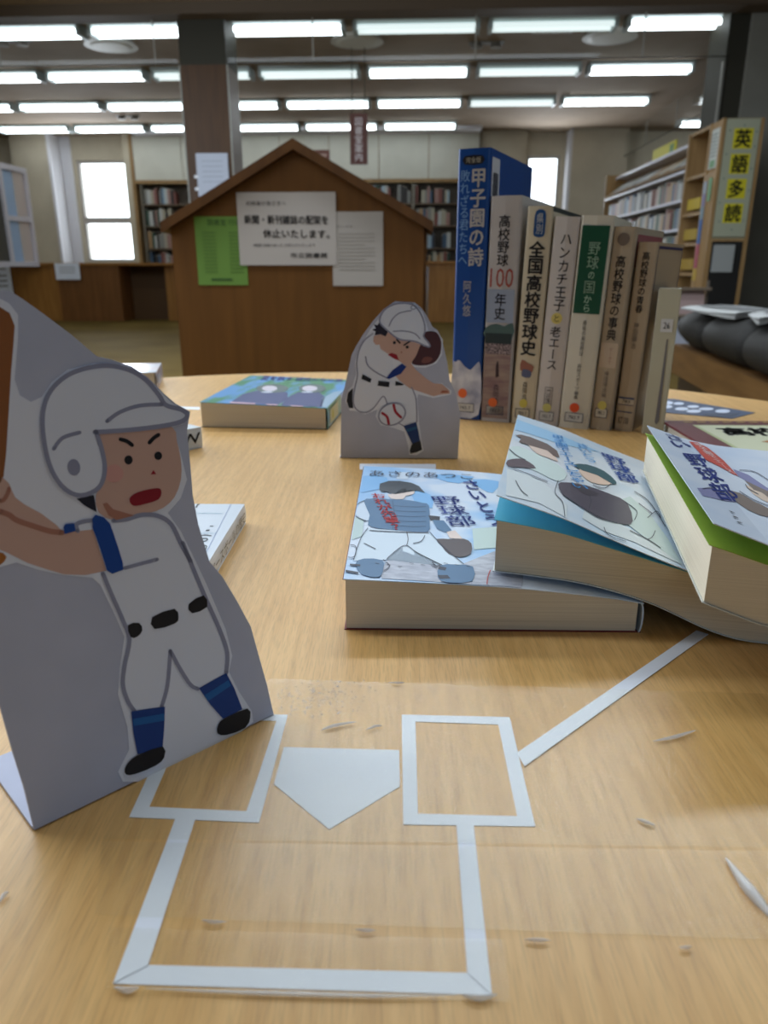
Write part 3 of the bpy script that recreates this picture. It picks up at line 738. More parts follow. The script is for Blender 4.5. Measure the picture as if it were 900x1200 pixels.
# clear film taped over the paper
flat('clear_film', [(318, 797), (905, 815), (905, 996), (560, 990), (120, 985), (150, 930)], .00008, M_FILM, 'wide clear adhesive film over the home plate and rectangles', 'clear tape', z0=.0006)
flat('clear_film', [(112, 1075), (905, 1104), (905, 1000), (560, 994), (120, 989)], .00008, M_FILM, 'wide clear adhesive film across the middle of the paper strips', 'clear tape', z0=.0007)
flat('clear_film', [(128, 1090), (590, 1105), (598, 1178), (124, 1164)], .00008, M_FILM, 'clear adhesive film over the bottom paper strip', 'clear tape', z0=.0009)
def crease(pts, w, label, hgt=.0008):  # raised ridge whose milky colour imitates a glint on the film
    P = TS.px(pts); c = P[len(P) // 2]; bm = bmesh.new()
    n = len(P); V = []
    for i, p in enumerate(P):
        a, b = P[max(0, i - 1)], P[min(n - 1, i + 1)]; dx, dy = b[0] - a[0], b[1] - a[1]; q = hypot(dx, dy) or 1
        f = sin(pi * (i + .35) / (n - .3)) ; ww = w * max(.15, f); nx, ny = -dy / q * ww, dx / q * ww
        V.append([bm.verts.new((p[0] - c[0] + s * nx, p[1] - c[1] + s * ny, z)) for s, z in ((-1, 0), (-.45, hgt * f * .8), (0, hgt * f), (.5, hgt * f * .6), (1, 0))])
    for a, b in zip(V, V[1:]):
        for k in range(4): bm.faces.new((a[k], a[k + 1], b[k + 1], b[k]))
        bm.faces.new((a[4], a[0], b[0], b[4]))
    bmesh.ops.recalc_face_normals(bm, faces=bm.faces)
    tag(obj('glint_crease', bm, M_GLINT, None, (c[0], c[1], TZ + .00075), smooth=True), label, 'film crease')
crease(smooth([(376, 858), (392, 853), (418, 848)]), .0007, 'crease with white painted glint in the clear film above the home plate')
crease(smooth([(428, 858), (440, 854), (448, 853)]), .0004, 'tiny crease with painted glint in the clear film just right above the home plate')
crease(smooth([(455, 802), (466, 803), (474, 802)]), .0004, 'tiny glint at the upper edge of the clear film')
crease(smooth([(850, 1008), (872, 1038), (888, 1058), (910, 1085)]), .0019, 'large crease with bright painted glint in the clear film near the right edge', .002)
crease(smooth([(765, 871), (790, 866), (815, 858)]), .0008, 'crease with pale painted glint in the clear film right of the diagonal strip')
crease(smooth([(745, 962), (756, 966), (768, 970)]), .0006, 'small crease with pale painted glint in the clear film in the right middle')
crease(smooth([(614, 1104), (630, 1105), (645, 1105)]), .0004, 'small glint right of the bottom paper square corner')
crease(smooth([(795, 1113), (803, 1114), (810, 1112)]), .0004, 'tiny glint at the lower right of the film')
crease(smooth([(236, 1081), (250, 1084), (266, 1083)]), .0004, 'small glint on the film inside the bottom square, left')
crease(smooth([(415, 1092), (430, 1094), (440, 1093)]), .0004, 'small glint on the film inside the bottom square, middle')
crease(smooth([(134, 1160), (150, 1164), (164, 1160)]), .0008, 'milky film end at the bottom left corner of the strips', .0010)
crease(smooth([(540, 1168), (562, 1173), (582, 1168)]), .0008, 'milky film end at the bottom right corner of the strips', .0010)
crease(smooth([(170, 1161), (260, 1165), (360, 1168), (450, 1170), (535, 1169)]), .0006, 'long pale film edge below the bottom strip', .0004)
crease(smooth([(0, 1060), (5, 1052), (11, 1048)]), .0006, 'small glint at the left edge of the table')

bm = bmesh.new(); rg = random.Random(3)
for _ in range(260):                                    # tiny bubble domes, their milky white painting the film's glitter
    qx, qy = rg.gauss(372, 32), rg.gauss(818, 14)
    if not (325 < qx < 450 and 798 < qy < 850): continue
    g_ = ground(qx, qy); rr = rg.uniform(.00018, .0004)
    ring = [bm.verts.new((g_.x + rr * cos(a * pi / 3), g_.y + rr * sin(a * pi / 3), TZ + .0008)) for a in range(6)]
    tp = bm.verts.new((g_.x, g_.y, TZ + .0008 + rr * .5))
    for a in range(6): bm.faces.new((ring[a], ring[(a + 1) % 6], tp))
    bm.faces.new(ring[::-1])
tag(obj('glitter_bubbles', bm, M_GLINT, smooth=True), 'patch of tiny bubbles painting glitter in the clear film beside the batter card foot', 'air bubbles', kind='stuff')

# ================================================================== STANDEES
BLK = mat(22, 20, 26, .5); OUT = mat(146, 148, 170, .5); SKIN = mat(206, 168, 152, .5); SKIN_S = mat(172, 118, 98, .5)
NAVY = mat(8, 66, 148, .5); BLUE2 = mat(14, 86, 150, .5); RED = mat(158, 26, 42, .5); JER = mat(224, 228, 240, .45); HAIR = mat(30, 28, 42, .5)
def standee(name, label, p0, p1, lean, outline, flap_len, flap_w=1.0):
    rz = math.atan2(p1[1] - p0[1], p1[0] - p0[0]); ln = hypot(p1[0] - p0[0], p1[1] - p0[1])
    t = thing(name, label, 'cardboard figure', (p0[0], p0[1], TZ), rz)
    sl, cl = sin(lean), cos(lean)
    s = Surf(t, lambda a, b, h: (a, b * sl - h * cl, b * cl + h * sl), guess=(ln / 2, .05))
    P = s.px(outline)
    zmin = min(p[1] for p in P)
    P = [(a, max(0.0005, b)) for a, b in P]
    bm = bmesh.new(); th = .0009
    A = [bm.verts.new(s.L(a, b, 0)) for a, b in P]; D = [bm.verts.new(s.L(a, b, -th)) for a, b in P]; n = len(P)
    bm.faces.new(A); bm.faces.new(D[::-1])
    for i in range(n): bm.faces.new((A[i], A[(i + 1) % n], D[(i + 1) % n], D[i]))
    bmesh.ops.recalc_face_normals(bm, faces=bm.faces)
    obj('card_panel', bm, M_CARD, t)
    obj('stand_flap', B((0, ln * flap_w, .0012, flap_len, 0.0002, .0011)), M_CARD, t)
    # folded strut rising from the flap to the back of the card
    zt = .5 * flap_len
    obj('support_strut', PR([(flap_len, .0011), (flap_len + .0009, .0012), (zt * 1.2 * tan(lean) + .0018, zt * 1.2), (zt * 1.2 * tan(lean) + .001, zt * 1.2)], 'x', ln * .25, ln * .75), M_CARD, t)
    return t, s
c2 = lambda p: crop(2.647, 0, 320, p); c3 = lambda p: crop(2.647, 0, 640, p); c8 = lambda p: crop(5.625, 0, 560, p)
p0, p1 = ground(40, 975), ground(322, 838)
outline = ([(41, 975.5), (322, 839)] + c3([(855, 553), (828, 430), (800, 330), (778, 250), (735, 170), (690, 95)]) +
           c2([(650, 895), (615, 780), (598, 690), (590, 590), (580, 490), (590, 430), (545, 405), (510, 375), (460, 325), (410, 290), (345, 268), (300, 258), (220, 190), (140, 130), (70, 80), (30, 55), (0, 55)]) +
           [(-25, 350), (-60, 420), (-78, 520), (-70, 600), (-45, 700), (-18, 765), (0, 828)] + c3([(40, 640), (75, 750)]))
t, s = standee('batter_card', 'white cut-out card of a batter in helmet swinging a bat, leaning at the left', p0, p1, radians(14), outline, .041)
st = s.poly('figure_print', [(-14, 352), (0, 350), (11, 356), (21, 369), (21, 395), (17, 445), (23, 463), (36, 471), (49, 465), (60, 448), (79, 433), (110, 426), (143.5, 427.6), (166, 437), (185, 456), (200, 471), (221, 484),
       (214, 497), (200, 501), (207, 517), (211.5, 531.5), (219, 562), (211.5, 584), (196.5, 601), (211.5, 622), (226.6, 652.5), (242, 685), (264.5, 738), (272, 768.5), (268, 787), (279.6, 810), (294.7, 832.7),
       (296.6, 846), (283, 857), (189, 908), (162, 916), (143.6, 916), (138, 904.5), (151, 878), (149, 851.6), (138, 814), (140, 783.6), (145.5, 746), (132, 715.6), (117, 685), (108, 677),
       (75.6, 674), (45, 668), (19, 659), (0, 664.6), (-30, 690), (-55, 600), (-50, 470)], M_STICK, .00012)
H = .0002; d = .00005
s.poly('bat', [(-14, 362), (0, 360), (11, 367), (17, 382), (15, 410), (13, 433), (9.5, 490), (7, 531.5), (4, 558), (0, 566), (-14, 566), (-22, 450)], mat(146, 88, 40, .5), H, st)
s.poly('bat_knob', [(-12, 648), (0, 647), (3.5, 648), (7.5, 652.5), (5, 658), (0, 662), (-12, 662)], mat(170, 104, 34, .5), H, st)
s.poly('arm', c8([(-60, -10), (0, 0), (20, 0), (60, 40), (75, 80), (100, 130), (160, 175), (270, 235), (370, 310), (420, 365), (600, 335), (620, 350), (700, 612), (560, 640), (420, 635), (300, 600), (180, 560), (100, 520), (40, 490), (0, 475), (-60, 460)]), SKIN, H, st)
s.strokes('arm_shade', [(c8([(0, 222), (60, 245), (110, 280), (230, 322), (330, 352), (405, 360)]), 6.5), (c8([(58, 72), (45, 110), (22, 145), (0, 152)]), 5)], SKIN_S, H + d, st)
s.polys('jersey', [c2([(230, 780), (250, 770), (300, 768), (360, 765), (430, 752), (490, 755), (530, 780), (560, 840), (590, 895)]) +
                   c3([(600, 80), (640, 170), (680, 260), (703, 330), (700, 392), (612, 442), (590, 430), (560, 385), (530, 325), (518, 430), (500, 497), (410, 510), (385, 480), (375, 430), (375, 380), (395, 290), (380, 230), (345, 150), (318, 85)]) + c8([(700, 612), (610, 340), (500, 352)])], JER, H + d, st)
face = s.poly('face', c2(loop([(300, 500), (420, 480), (530, 475), (547, 520), (560, 580), (560, 640), (540, 695), (505, 728), (460, 745), (420, 755), (355, 768), (305, 742), (296, 690), (318, 640), (318, 580)], 2)), SKIN, H + 2 * d, st)
s.poly('cheek', c2(ell(352, 622, 30, 28)), mat(212, 158, 148, .5), H + 3 * d, st)
s.poly('hair', c2([(236, 700), (290, 688), (299, 742), (262, 722)]), HAIR, H + 2 * d, st)
s.poly('neck_shade', c2([(317, 716), (330, 712), (350, 733), (415, 752), (360, 766), (335, 752)]), SKIN_S, H + 4 * d, st)
s.poly('helmet', c2(loop([(292, 492), (315, 560), (323, 620), (300, 668), (250, 690), (200, 670), (160, 615), (138, 540), (128, 450), (145, 380), (190, 330), (250, 300), (330, 290), (400, 305), (450, 335), (490, 380), (512, 412), (560, 425), (580, 442), (560, 462), (500, 475), (400, 487)], 2)), JER, H + 5 * d, st)
s.strokes('helmet_outline', [(c2([(295, 492), (313, 545), (323, 610), (305, 665), (250, 690), (200, 670), (160, 615), (138, 540), (130, 450), (147, 380), (190, 330), (250, 300), (330, 288), (400, 302), (450, 332), (490, 378), (512, 410), (560, 424), (579, 441), (560, 461), (500, 475), (400, 487), (292, 494)]), 5.4),
      (c2([(330, 460), (370, 432), (430, 412), (500, 408)]), 4.6), (c2([(165, 545), (192, 512), (245, 495)]), 4.6)], OUT, H + 6 * d, st)
s.poly('ear_hole', c2(ell(227, 603, 20, 26, -8)), OUT, H + 6 * d, st)
s.strokes('eyebrow', [(c2([(372, 516), (392, 522), (408, 534)]), 4.6)], BLK, H + 4 * d, st)
s.strokes('eyebrow', [(c2([(462, 526), (475, 512), (490, 502)]), 4.6)], BLK, H + 4 * d, st)
s.poly('eye', c2(ell(397, 580, 13, 14)), BLK, H + 4 * d, st); s.poly('eye', c2(ell(489, 567, 12, 13)), BLK, H + 4 * d, st)
s.poly('nose', c2([(474, 611), (483, 624), (466, 625)]), RED, H + 4 * d, st)
s.poly('mouth', c2(loop([(400, 700), (425, 680), (485, 667), (499, 678), (490, 702), (450, 716), (412, 722)], 3)), mat(140, 20, 36, .5), H + 4 * d, st)
s.strokes('jersey_outline', [(c2([(240, 800), (236, 780), (262, 770), (300, 766)]), 5), (c2([(350, 768), (390, 764), (440, 750), (490, 754), (530, 780), (560, 840), (590, 895)]), 5.2),
      (c3([(565, -10), (600, 75), (640, 170), (680, 260), (703, 330), (700, 392)]), 5), (c3([(318, 85), (345, 150), (380, 230), (400, 290), (385, 370), (380, 430), (395, 480), (415, 510)]), 5),
      (c3([(500, 497), (518, 430), (527, 325)]), 4.6), (c3([(527, 325), (560, 385), (590, 430), (612, 442)]), 4.6), (c3([(385, 68), (430, 56), (486, 41)]), 4.2)], OUT, H + 3 * d, st)
s.each('sleeve_band', [c8([(605, 265), (625, 243), (680, 260), (720, 300), (745, 370), (775, 460), (805, 560), (808, 605), (735, 632), (700, 610), (660, 480), (625, 380), (605, 330)]),
                        c8([(415, 322), (425, 305), (485, 297), (495, 350), (420, 371)])], NAVY, H + 7 * d, st)
s.each('belt_piece', [c3(loop(p, 2)) for p in ([(395, 245), (430, 238), (440, 260), (425, 280), (404, 282)], [(470, 220), (540, 194), (552, 222), (540, 240), (478, 257)], [(583, 180), (630, 152), (641, 188), (594, 208)])], BLK, H + 4 * d, st)
s.each('sock', [c3([(405, 512), (510, 497), (508, 560), (503, 625), (425, 645), (412, 580)]), c3([(615, 440), (700, 393), (725, 440), (750, 505), (690, 535), (650, 490)])], mat(10, 58, 132, .5), H + 4 * d, st)
s.each('sock_stripe', [c3([(411, 535), (509, 518), (509, 540), (413, 557)]), c3([(632, 462), (706, 415), (714, 432), (643, 480)])], mat(20, 96, 164, .5), H + 5 * d, st)
s.each('shoe', [c3(loop(p, 2)) for p in ([(385, 690), (400, 665), (430, 645), (503, 620), (507, 655), (480, 680), (420, 705), (390, 708)], [(672, 580), (675, 552), (695, 533), (765, 503), (774, 530), (758, 563), (700, 585)])], BLK, H + 6 * d, st)

c1 = lambda p: crop(5, 380, 340, p)
p0, p1 = ground(398, 537), ground(536.5, 538)
outline = c1([(95, 985), (100, 640), (130, 520), (160, 380), (185, 330), (230, 255), (290, 175), (350, 110), (415, 65), (530, 72), (570, 105), (600, 150), (635, 215), (665, 235), (690, 290), (720, 420), (735, 530), (760, 580), (775, 620), (797, 730), (790, 850), (782, 992)])[::-1]
t, s = standee('pitcher_card', 'small white cut-out card of a pitcher throwing a ball, in front of the standing books', p0, p1, radians(7), outline, .03)
JP = JER; H = .0002; d = .00012
st = s.poly('figure_print', c1(loop([(320, 165), (350, 115), (410, 82), (530, 82), (575, 125), (600, 200), (610, 235), (655, 235), (695, 290), (690, 380), (655, 430), (590, 455), (520, 450), (520, 470), (620, 545), (690, 545), (745, 590), (740, 612), (640, 632), (550, 610), (545, 640), (555, 770), (570, 880), (582, 940), (540, 968), (498, 965), (495, 930), (470, 830), (400, 805), (330, 790), (300, 740), (310, 700), (240, 728), (190, 710), (150, 705), (122, 650), (140, 585), (165, 560), (185, 490), (180, 420), (200, 345), (235, 285), (270, 230), (300, 190)], 1)), M_STICK, .0001)
s.poly('jersey', c1([(285, 255), (235, 295), (205, 350), (190, 430), (195, 500), (180, 570), (170, 650), (190, 700), (240, 718), (290, 690), (345, 625), (370, 670), (470, 795), (545, 770), (540, 640), (515, 570), (420, 500), (380, 345), (330, 330)]), JP, H, st)
s.poly('arm_and_face', c1([(290, 270), (330, 258), (355, 270), (370, 245), (440, 290), (530, 305), (570, 315), (570, 350), (550, 385), (520, 410), (510, 430), (535, 465), (600, 520), (640, 545), (690, 550), (735, 590), (735, 607), (680, 612), (640, 622), (560, 595), (500, 575), (440, 530), (420, 505), (480, 445), (440, 415), (330, 345), (325, 320), (300, 320), (287, 300)]), SKIN, H + d, st)
s.poly('hair', c1([(280, 232), (303, 225), (290, 200), (312, 207), (322, 190), (372, 245), (360, 272), (330, 258), (295, 265), (302, 242)]), mat(34, 26, 44, .5), H + 2 * d, st)
s.poly('glove', c1(loop([(585, 255), (620, 240), (660, 250), (685, 300), (680, 370), (650, 420), (600, 440), (540, 440), (513, 425), (540, 380), (565, 320), (590, 330)], 3)), mat(78, 40, 44, .5), H + 2 * d, st)
s.poly('glove_palm', c1(loop([(570, 425), (580, 397), (610, 390), (635, 402), (612, 425)], 2)), mat(126, 74, 66, .5), H + 3 * d, st)
s.poly('cap', c1([(325, 170), (350, 120), (400, 88), (460, 78), (520, 88), (560, 130), (585, 190), (590, 240), (580, 270), (612, 310), (618, 332), (590, 330), (530, 305), (440, 290), (380, 245), (330, 200)]), JP, H + 4 * d, st)
s.strokes('outline', [(c1([(330, 200), (325, 170), (350, 120), (400, 88), (460, 78), (520, 88), (560, 130), (585, 190), (590, 240), (582, 272), (612, 310), (617, 332), (590, 326), (530, 300), (440, 288), (380, 245), (330, 200)]), 1.8),
     (c1([(380, 210), (400, 170), (440, 135), (510, 120)]), 1.5), (c1([(405, 242), (470, 240), (530, 255), (560, 285)]), 1.5), (c1(ell(522, 102, 14, 10) + [(536, 102)]), 1.2)], OUT, H + 5 * d, st)
s.strokes('jersey_outline', [(c1([(285, 255), (235, 295), (205, 350), (190, 430), (195, 500), (180, 570), (170, 650), (190, 700), (240, 718), (290, 690), (345, 622), (370, 670)]), 1.4),
     (c1([(512, 570), (538, 640), (543, 772)]), 1.4), (c1([(435, 778), (470, 798)]), 1.2), (c1([(242, 390), (255, 440), (300, 480), (370, 516)]), 1.5)], OUT, H + 3 * d, st)
for p in ([(425, 290), (443, 310)], [(468, 322), (505, 298)]): s.strokes('eyebrow', [(c1(p), 1.9)], BLK, H + 3 * d, st)
s.poly('eye', c1(ell(411, 308, 9, 9)), BLK, H + 3 * d, st); s.poly('eye', c1(ell(486, 334, 9, 9)), BLK, H + 3 * d, st)
s.poly('nose', c1(ell(452, 364, 5, 5)), SKIN_S, H + 3 * d, st)
s.poly('mouth', c1([(372, 378), (395, 368), (425, 378), (438, 413), (412, 403)]), RED, H + 3 * d, st)
s.poly('sleeve_band', c1([(366, 512), (400, 470), (455, 430), (482, 448), (450, 490), (378, 522)]), mat(14, 46, 128, .5), H + 4 * d, st)
s.each('belt_piece', [c1(p) for p in ([(225, 493), (278, 520), (270, 543), (218, 520)], [(318, 531), (383, 538), (380, 569), (313, 560)], [(418, 533), (440, 540), (467, 552), (460, 558), (416, 560)])], BLK, H + 4 * d, st)
s.poly('back_shoe', c1([(168, 575), (140, 600), (132, 650), (145, 690), (170, 692), (164, 640)]), BLK, H + 4 * d, st)
s.poly('fingers', c1([(680, 603), (690, 588), (722, 590), (728, 600)]), mat(172, 96, 66, .5), H + 3 * d, st)
bl = s.poly('ball', c1(ell(397, 727, 80, 62, -22)), JP, H + 5 * d, st)
s.strokes('ball_outline', [(c1(ell(397, 727, 80, 62, -22) + [ell(397, 727, 80, 62, -22)[0]]), 1.8)], OUT, H + 6 * d, st)
s.strokes('ball_seams', [(c1([(340, 720), (368, 742), (378, 782)]), 3), (c1([(407, 672), (418, 712), (450, 745)]), 3)], mat(170, 26, 50, .5), H + 7 * d, st)
s.poly('sock', c1([(465, 795), (538, 772), (552, 830), (560, 882), (518, 905), (492, 850)]), mat(12, 50, 112, .5), H + 4 * d, st)
s.poly('sock_stripe', c1([(477, 815), (543, 796), (547, 812), (483, 832)]), mat(22, 86, 132, .5), H + 5 * d, st)
s.poly('shoe', c1([(515, 900), (562, 880), (573, 935), (540, 950), (505, 958), (500, 940)]), BLK, H + 5 * d, st)

# ================================================================== STANDING BOOKS
def rspine(w, dd, r=.003, bulge=.0008, n=5):          # plan outline of a spine-first book, spine at y = 0
    L_ = [(0, dd)]
    for i in range(n + 1):
        a = pi + (pi / 2) * i / n; L_.append((r + r * cos(a), r + r * sin(a)))
    L_.append((w / 2, -bulge))
    for i in range(n + 1):
        a = 1.5 * pi + (pi / 2) * i / n; L_.append((w - r + r * cos(a), r + r * sin(a)))
    L_.append((w, dd))
    return L_
def standing_book(label, corner, w, h, dd, lean, cover, rz=radians(-24), pages=M_PAGES_W, hard=True):
    t = thing('book', label, 'book', (corner[0], corner[1], TZ), rot=(0, 0, 0))
    t.rotation_euler = (Matrix.Rotation(rz, 3, 'Z') @ Matrix.Rotation(lean, 3, 'Y')).to_euler()
    o_ = rspine(w, dd); th = .0022 if hard else .0007
    i_ = [(th, dd)] + [(th, th + .001), (w - th, th + .001)] + [(w - th, dd)]
    bm = bmesh.new()
    ring = o_ + i_[::-1]
    prism(bm, ring, 'z', 0.0004, h)
    obj('cover', bm, cover, t)
    g = .003 if hard else .0004
    obj('pages', B((th + .0002, w - th - .0002, th + .0014, dd - g, g + .0006, h - g)), pages, t)
    s = Surf(t, lambda a, b, hh: (a, -.0009 - hh, b), guess=(w / 2, h / 2))
    return t, s, w, h
def spx(s, name, string, x, y0, y1, size, m, h=.0003, bold=0.0):       # vertical text by spine fraction and height in m
    s.text(name, string, [(x - size / 2, y1), (x + size / 2, y1), (x + size / 2, y0), (x - size / 2, y0)], m, h, px=False, bold=bold)
def rect(x0, x1, y0, y1): return [(x0, y0), (x1, y0), (x1, y1), (x0, y1)]
def call_label(s, w, y, txt='783.7', col=(200, 198, 192)):
    s.poly('call_label', rect(w * .2, w * .8, y, y + .009), mat(*col, .5), .0003, px=False)
    s.polys('label_frame', [rect(w * .2, w * .8, y, y + .0006), rect(w * .2, w * .8, y + .0084, y + .009), rect(w * .2, w * .2 + .0006, y, y + .009), rect(w * .8 - .0006, w * .8, y, y + .009)], mat(60, 62, 84), .0005, px=False)
    s.text('call_number', txt, [(w * .32, y + .0062), (w * .68, y + .0062), (w * .68, y + .0028), (w * .32, y + .0028)], mat(50, 50, 60), .0006, False, False)
ROW = Vector((cos(radians(-24)), sin(radians(-24)), 0)); O0 = ground(528, 490)
pos = 0
WHT = mat(222, 216, 210, .5); K = mat(40, 36, 38, .5)
def place(w, back=0.0, gap=.0005):
    global pos
    c = O0 + ROW * pos + Vector((sin(radians(24)), cos(radians(24)), 0)) * back
    pos += w + gap
    return c
# 1 blue
w = .0315
t, s, w, h = standing_book('tall thick blue book with white vertical title, leftmost of the standing row', place(w), w, .254, .165, 0, mat(20, 70, 142, .35), pages=M_PAGES_W)
s.poly('black_badge', loop([(.007, .2405), (.0245, .2405), (.0245, .2475), (.007, .2475)], 2), mat(26, 28, 36), .0003, px=False)
s.text('badge_text', '完全版', [(.0085, .2465), (.023, .2465), (.023, .2415), (.0085, .2415)], mat(190, 180, 160), .0005, False, False)
spx(s, 'title', '甲子園の詩', .0212, .150, .237, .0155, WHT, bold=.03)
spx(s, 'subtitle', '敗れざる君たちへ', .0082, .150, .236, .0098, mat(130, 170, 214, .5))
spx(s, 'author', '阿久悠', .0138, .103, .137, .0085, WHT, bold=.01)
s.polys('cloud_print', [loop([(.0014, .008), (.0302, .006), (.0302, .056), (.024, .055), (.020, .051), (.014, .054), (.008, .060), (.004, .058), (.0014, .055)], 3)], noisy('cloud', (150, 154, 176), (214, 214, 220), (1, 1, 1), 60, 4, .5), .0002, px=False)
s.poly('dot_sticker', ell(.0125, .027, .0048, .0048, 0, 20), mat(232, 108, 50, .5), .0005, px=False); call_label(s, w, .008)
Surf(t, lambda a, b, hh: (w + hh, a, b)).poly('barcode_label', rect(.006, .032, .16, .247), mat(200, 200, 206), .0003, px=False)
Surf(t, lambda a, b, hh: (w + hh, a, b)).polys('barcode_bars', [rect(.010 + .002 * k, .0112 + .002 * k, z0, z0 + .022) for k in range(9) for z0 in (.175, .212)], mat(60, 60, 70), .0005, px=False)
# 2 grey photo spine
w = .0298
t, s, w, h = standing_book('grey white book with red 100 and ballpark photograph on its spine', place(w), w, .2125, .145, radians(.4), mat(190, 184, 180, .4))
spx(s, 'title', '高校野球', .0148, .150, .196, .0115, K, bold=.015)
s.text('numerals', '100', [(.0035, .1485), (.0262, .1485), (.0262, .131), (.0035, .131)], mat(158, 72, 58, .5), .0004, False, False)
s.poly('sky_print', rect(.0015, .0283, .098, .129), mat(150, 160, 178, .5), .0002, px=False)
spx(s, 'title', '年史', .0148, .1005, .126, .0115, K, .0004, bold=.015)
s.poly('hill_print', loop([(.0015, .083), (.0283, .083), (.0283, .098), (.02, .095), (.012, .097), (.0015, .093)], 2), mat(72, 96, 92, .5), .0003, px=False)
s.poly('trees_print', rect(.0015, .0283, .078, .088), mat(32, 46, 46, .5), .0004, px=False)
s.poly('crowd_print', rect(.0015, .0283, .068, .078), noisy('crowd', (50, 40, 44), (180, 160, 160), (1, 1, 1), 900, 2, .5, lo=.45, hi=.6), .0004, px=False)
s.poly('field_print', rect(.0015, .0283, .004, .068), noisy('field', (128, 100, 100), (158, 138, 124), (1, 1, 6), 30, 3, .5), .0003, px=False)
s.polys('player_print', [[(.014, .045), (.0175, .046), (.0165, .058), (.0155, .062), (.0140, .058), (.0138, .052)]], mat(52, 32, 36, .5), .0005, px=False)
spx(s, 'author', '森岡浩', .0152, .0185, .0385, .0058, mat(60, 40, 50), .0005)
s.poly('dot_sticker', ell(.0125, .020, .0046, .0046, 0, 20), mat(222, 104, 46, .5), .0007, px=False); call_label(s, w, .0075, '783.7')
# 3
w = .0235; pos += .001
t, s, w, h = standing_book('cream book with bold black title and blue oval at its top', place(w), w, .203, .150, radians(1.6), mat(206, 194, 168, .45))
s.poly('blue_oval', loop([(.0085, .177), (.0170, .177), (.0180, .185), (.0170, .1985), (.0085, .1985), (.0075, .185)], 3), mat(34, 76, 128, .5), .0003, px=False)
spx(s, 'oval_text', '県別', .01275, .1785, .197, .0068, mat(220, 220, 220), .0005, bold=.015)
spx(s, 'title', '全国高校野球史', .0122, .068, .173, .0150, K, bold=.035)
s.polys('emblem_print', [loop([(.006, .054), (.016, .050), (.019, .058), (.013, .061), (.007, .064)], 2)], mat(150, 96, 78, .5), .0003, px=False)
s.polys('emblem_print', [loop([(.008, .048), (.016, .047), (.017, .053), (.009, .055)], 2)], mat(86, 92, 120, .5), .0005, px=False)
spx(s, 'author', '森岡浩', .0122, .025, .043, .0048, K, .0004)
s.poly('dot_sticker', ell(.0120, .0215, .0040, .0044, 0, 20), mat(206, 190, 84, .5), .0005, px=False); call_label(s, w, .007, '783.7', (200, 190, 165))
s2 = Surf(t, lambda a, b, hh: (w + hh, a, b)); s2.poly('cover_top_edge', rect(0.001, .148, .1985, .2025), mat(30, 38, 38), .0003, px=False)
s2.polys('cover_picture', [[(.020, .180), (.028, .180), (.026, .192), (.022, .188)], [(.040, .180), (.055, .180), (.052, .195), (.046, .192)]], mat(50, 64, 62), .0003, px=False)
# 4
w = .0235
t, s, w, h = standing_book('pale grey pink book with thin black title and small yellow circle', place(w), w, .1935, .128, radians(2.1), mat(202, 194, 188, .45))
spx(s, 'title', 'ハンカチ王子', .0128, .110, .180, .0110, K, bold=.008)
s.poly('yellow_circle', ell(.0118, .104, .0052, .0052, 0, 20), mat(214, 196, 110, .5), .0003, px=False)
spx(s, 'title', 'と', .0118, .1005, .1075, .007, K, .0005); spx(s, 'title', '老エース', .0118, .055, .097, .0105, K, .0003, bold=.008)
s.polys('author_box', [rect(.008, .0155, .0185, .0190), rect(.008, .0155, .0385, .039), rect(.008, .0085, .0185, .039), rect(.015, .0155, .0185, .039)], mat(80, 76, 76), .0004, px=False)
spx(s, 'author', '門田隆将', .01175, .0205, .037, .0045, K, .0004)
s.poly('dot_sticker', ell(.0115, .0190, .0042, .0042, 0, 20), mat(196, 188, 110, .5), .0006, px=False); call_label(s, w, .006, '783.7')
# 5
w = .0290
t, s, w, h = standing_book('wide white book with dark green title block on its spine', place(w), w, .194, .128, radians(2.1), mat(212, 206, 190, .4))
s.poly('green_block', rect(.0022, .0265, .109, .1855), mat(12, 74, 50, .45), .0003, px=False)
spx(s, 'title', '野球', .0150, .1480, .172, .0108, mat(176, 206, 180), .0005, bold=.01); spx(s, 'title', 'の', .0150, .139, .147, .0065, mat(176, 206, 180), .0005)
spx(s, 'title', '国', .0145, .1265, .1385, .0108, mat(176, 206, 180), .0005, bold=.01); spx(s, 'title', 'から', .0143, .110, .126, .0075, mat(176, 206, 180), .0005)
spx(s, 'subtitle', '最後の高校野球', .0143, .070, .103, .0038, K)
spx(s, 'author', '高校スポーツ編集', .0140, .029, .063, .0042, K)
s.poly('dot_sticker', ell(.0140, .0210, .0046, .0046, 0, 20), mat(224, 84, 40, .5), .0006, px=False); call_label(s, w, .007, '783.7')
# 6
w = .0195
t, s, w, h = standing_book('narrow greyish dictionary with red patterned side cover, second from the bookend', place(w, .004, .0025), w, .184, .118, radians(2.0), mat(176, 160, 138, .5), rz=radians(-31))
s.poly('emblem', ell(.0100, .1735, .0055, .0055, 0, 14), mat(110, 96, 84), .0003, px=False)
spx(s, 'title', '高校野球の事典', .0100, .085, .160, .0090, K, bold=.015)
s.poly('pale_block', rect(.002, .0176, .060, .083), mat(188, 168, 146), .0002, px=False)
spx(s, 'subtitle', 'データで', .0115, .063, .079, .0032, mat(150, 110, 100), .0004); spx(s, 'author', '神田順治編', .0100, .032, .057, .0046, mat(90, 78, 70), .0004)
s.poly('dot_sticker', ell(.0100, .0245, .0042, .0042, 0, 20), mat(196, 180, 92, .5), .0006, px=False); call_label(s, w, .0125, '783.7', (196, 186, 168))
Surf(t, lambda a, b, hh: (w + hh, a, b)).poly('red_panel', rect(.01, .112, .150, .178), mat(150, 76, 80, .5), .0003, px=False)
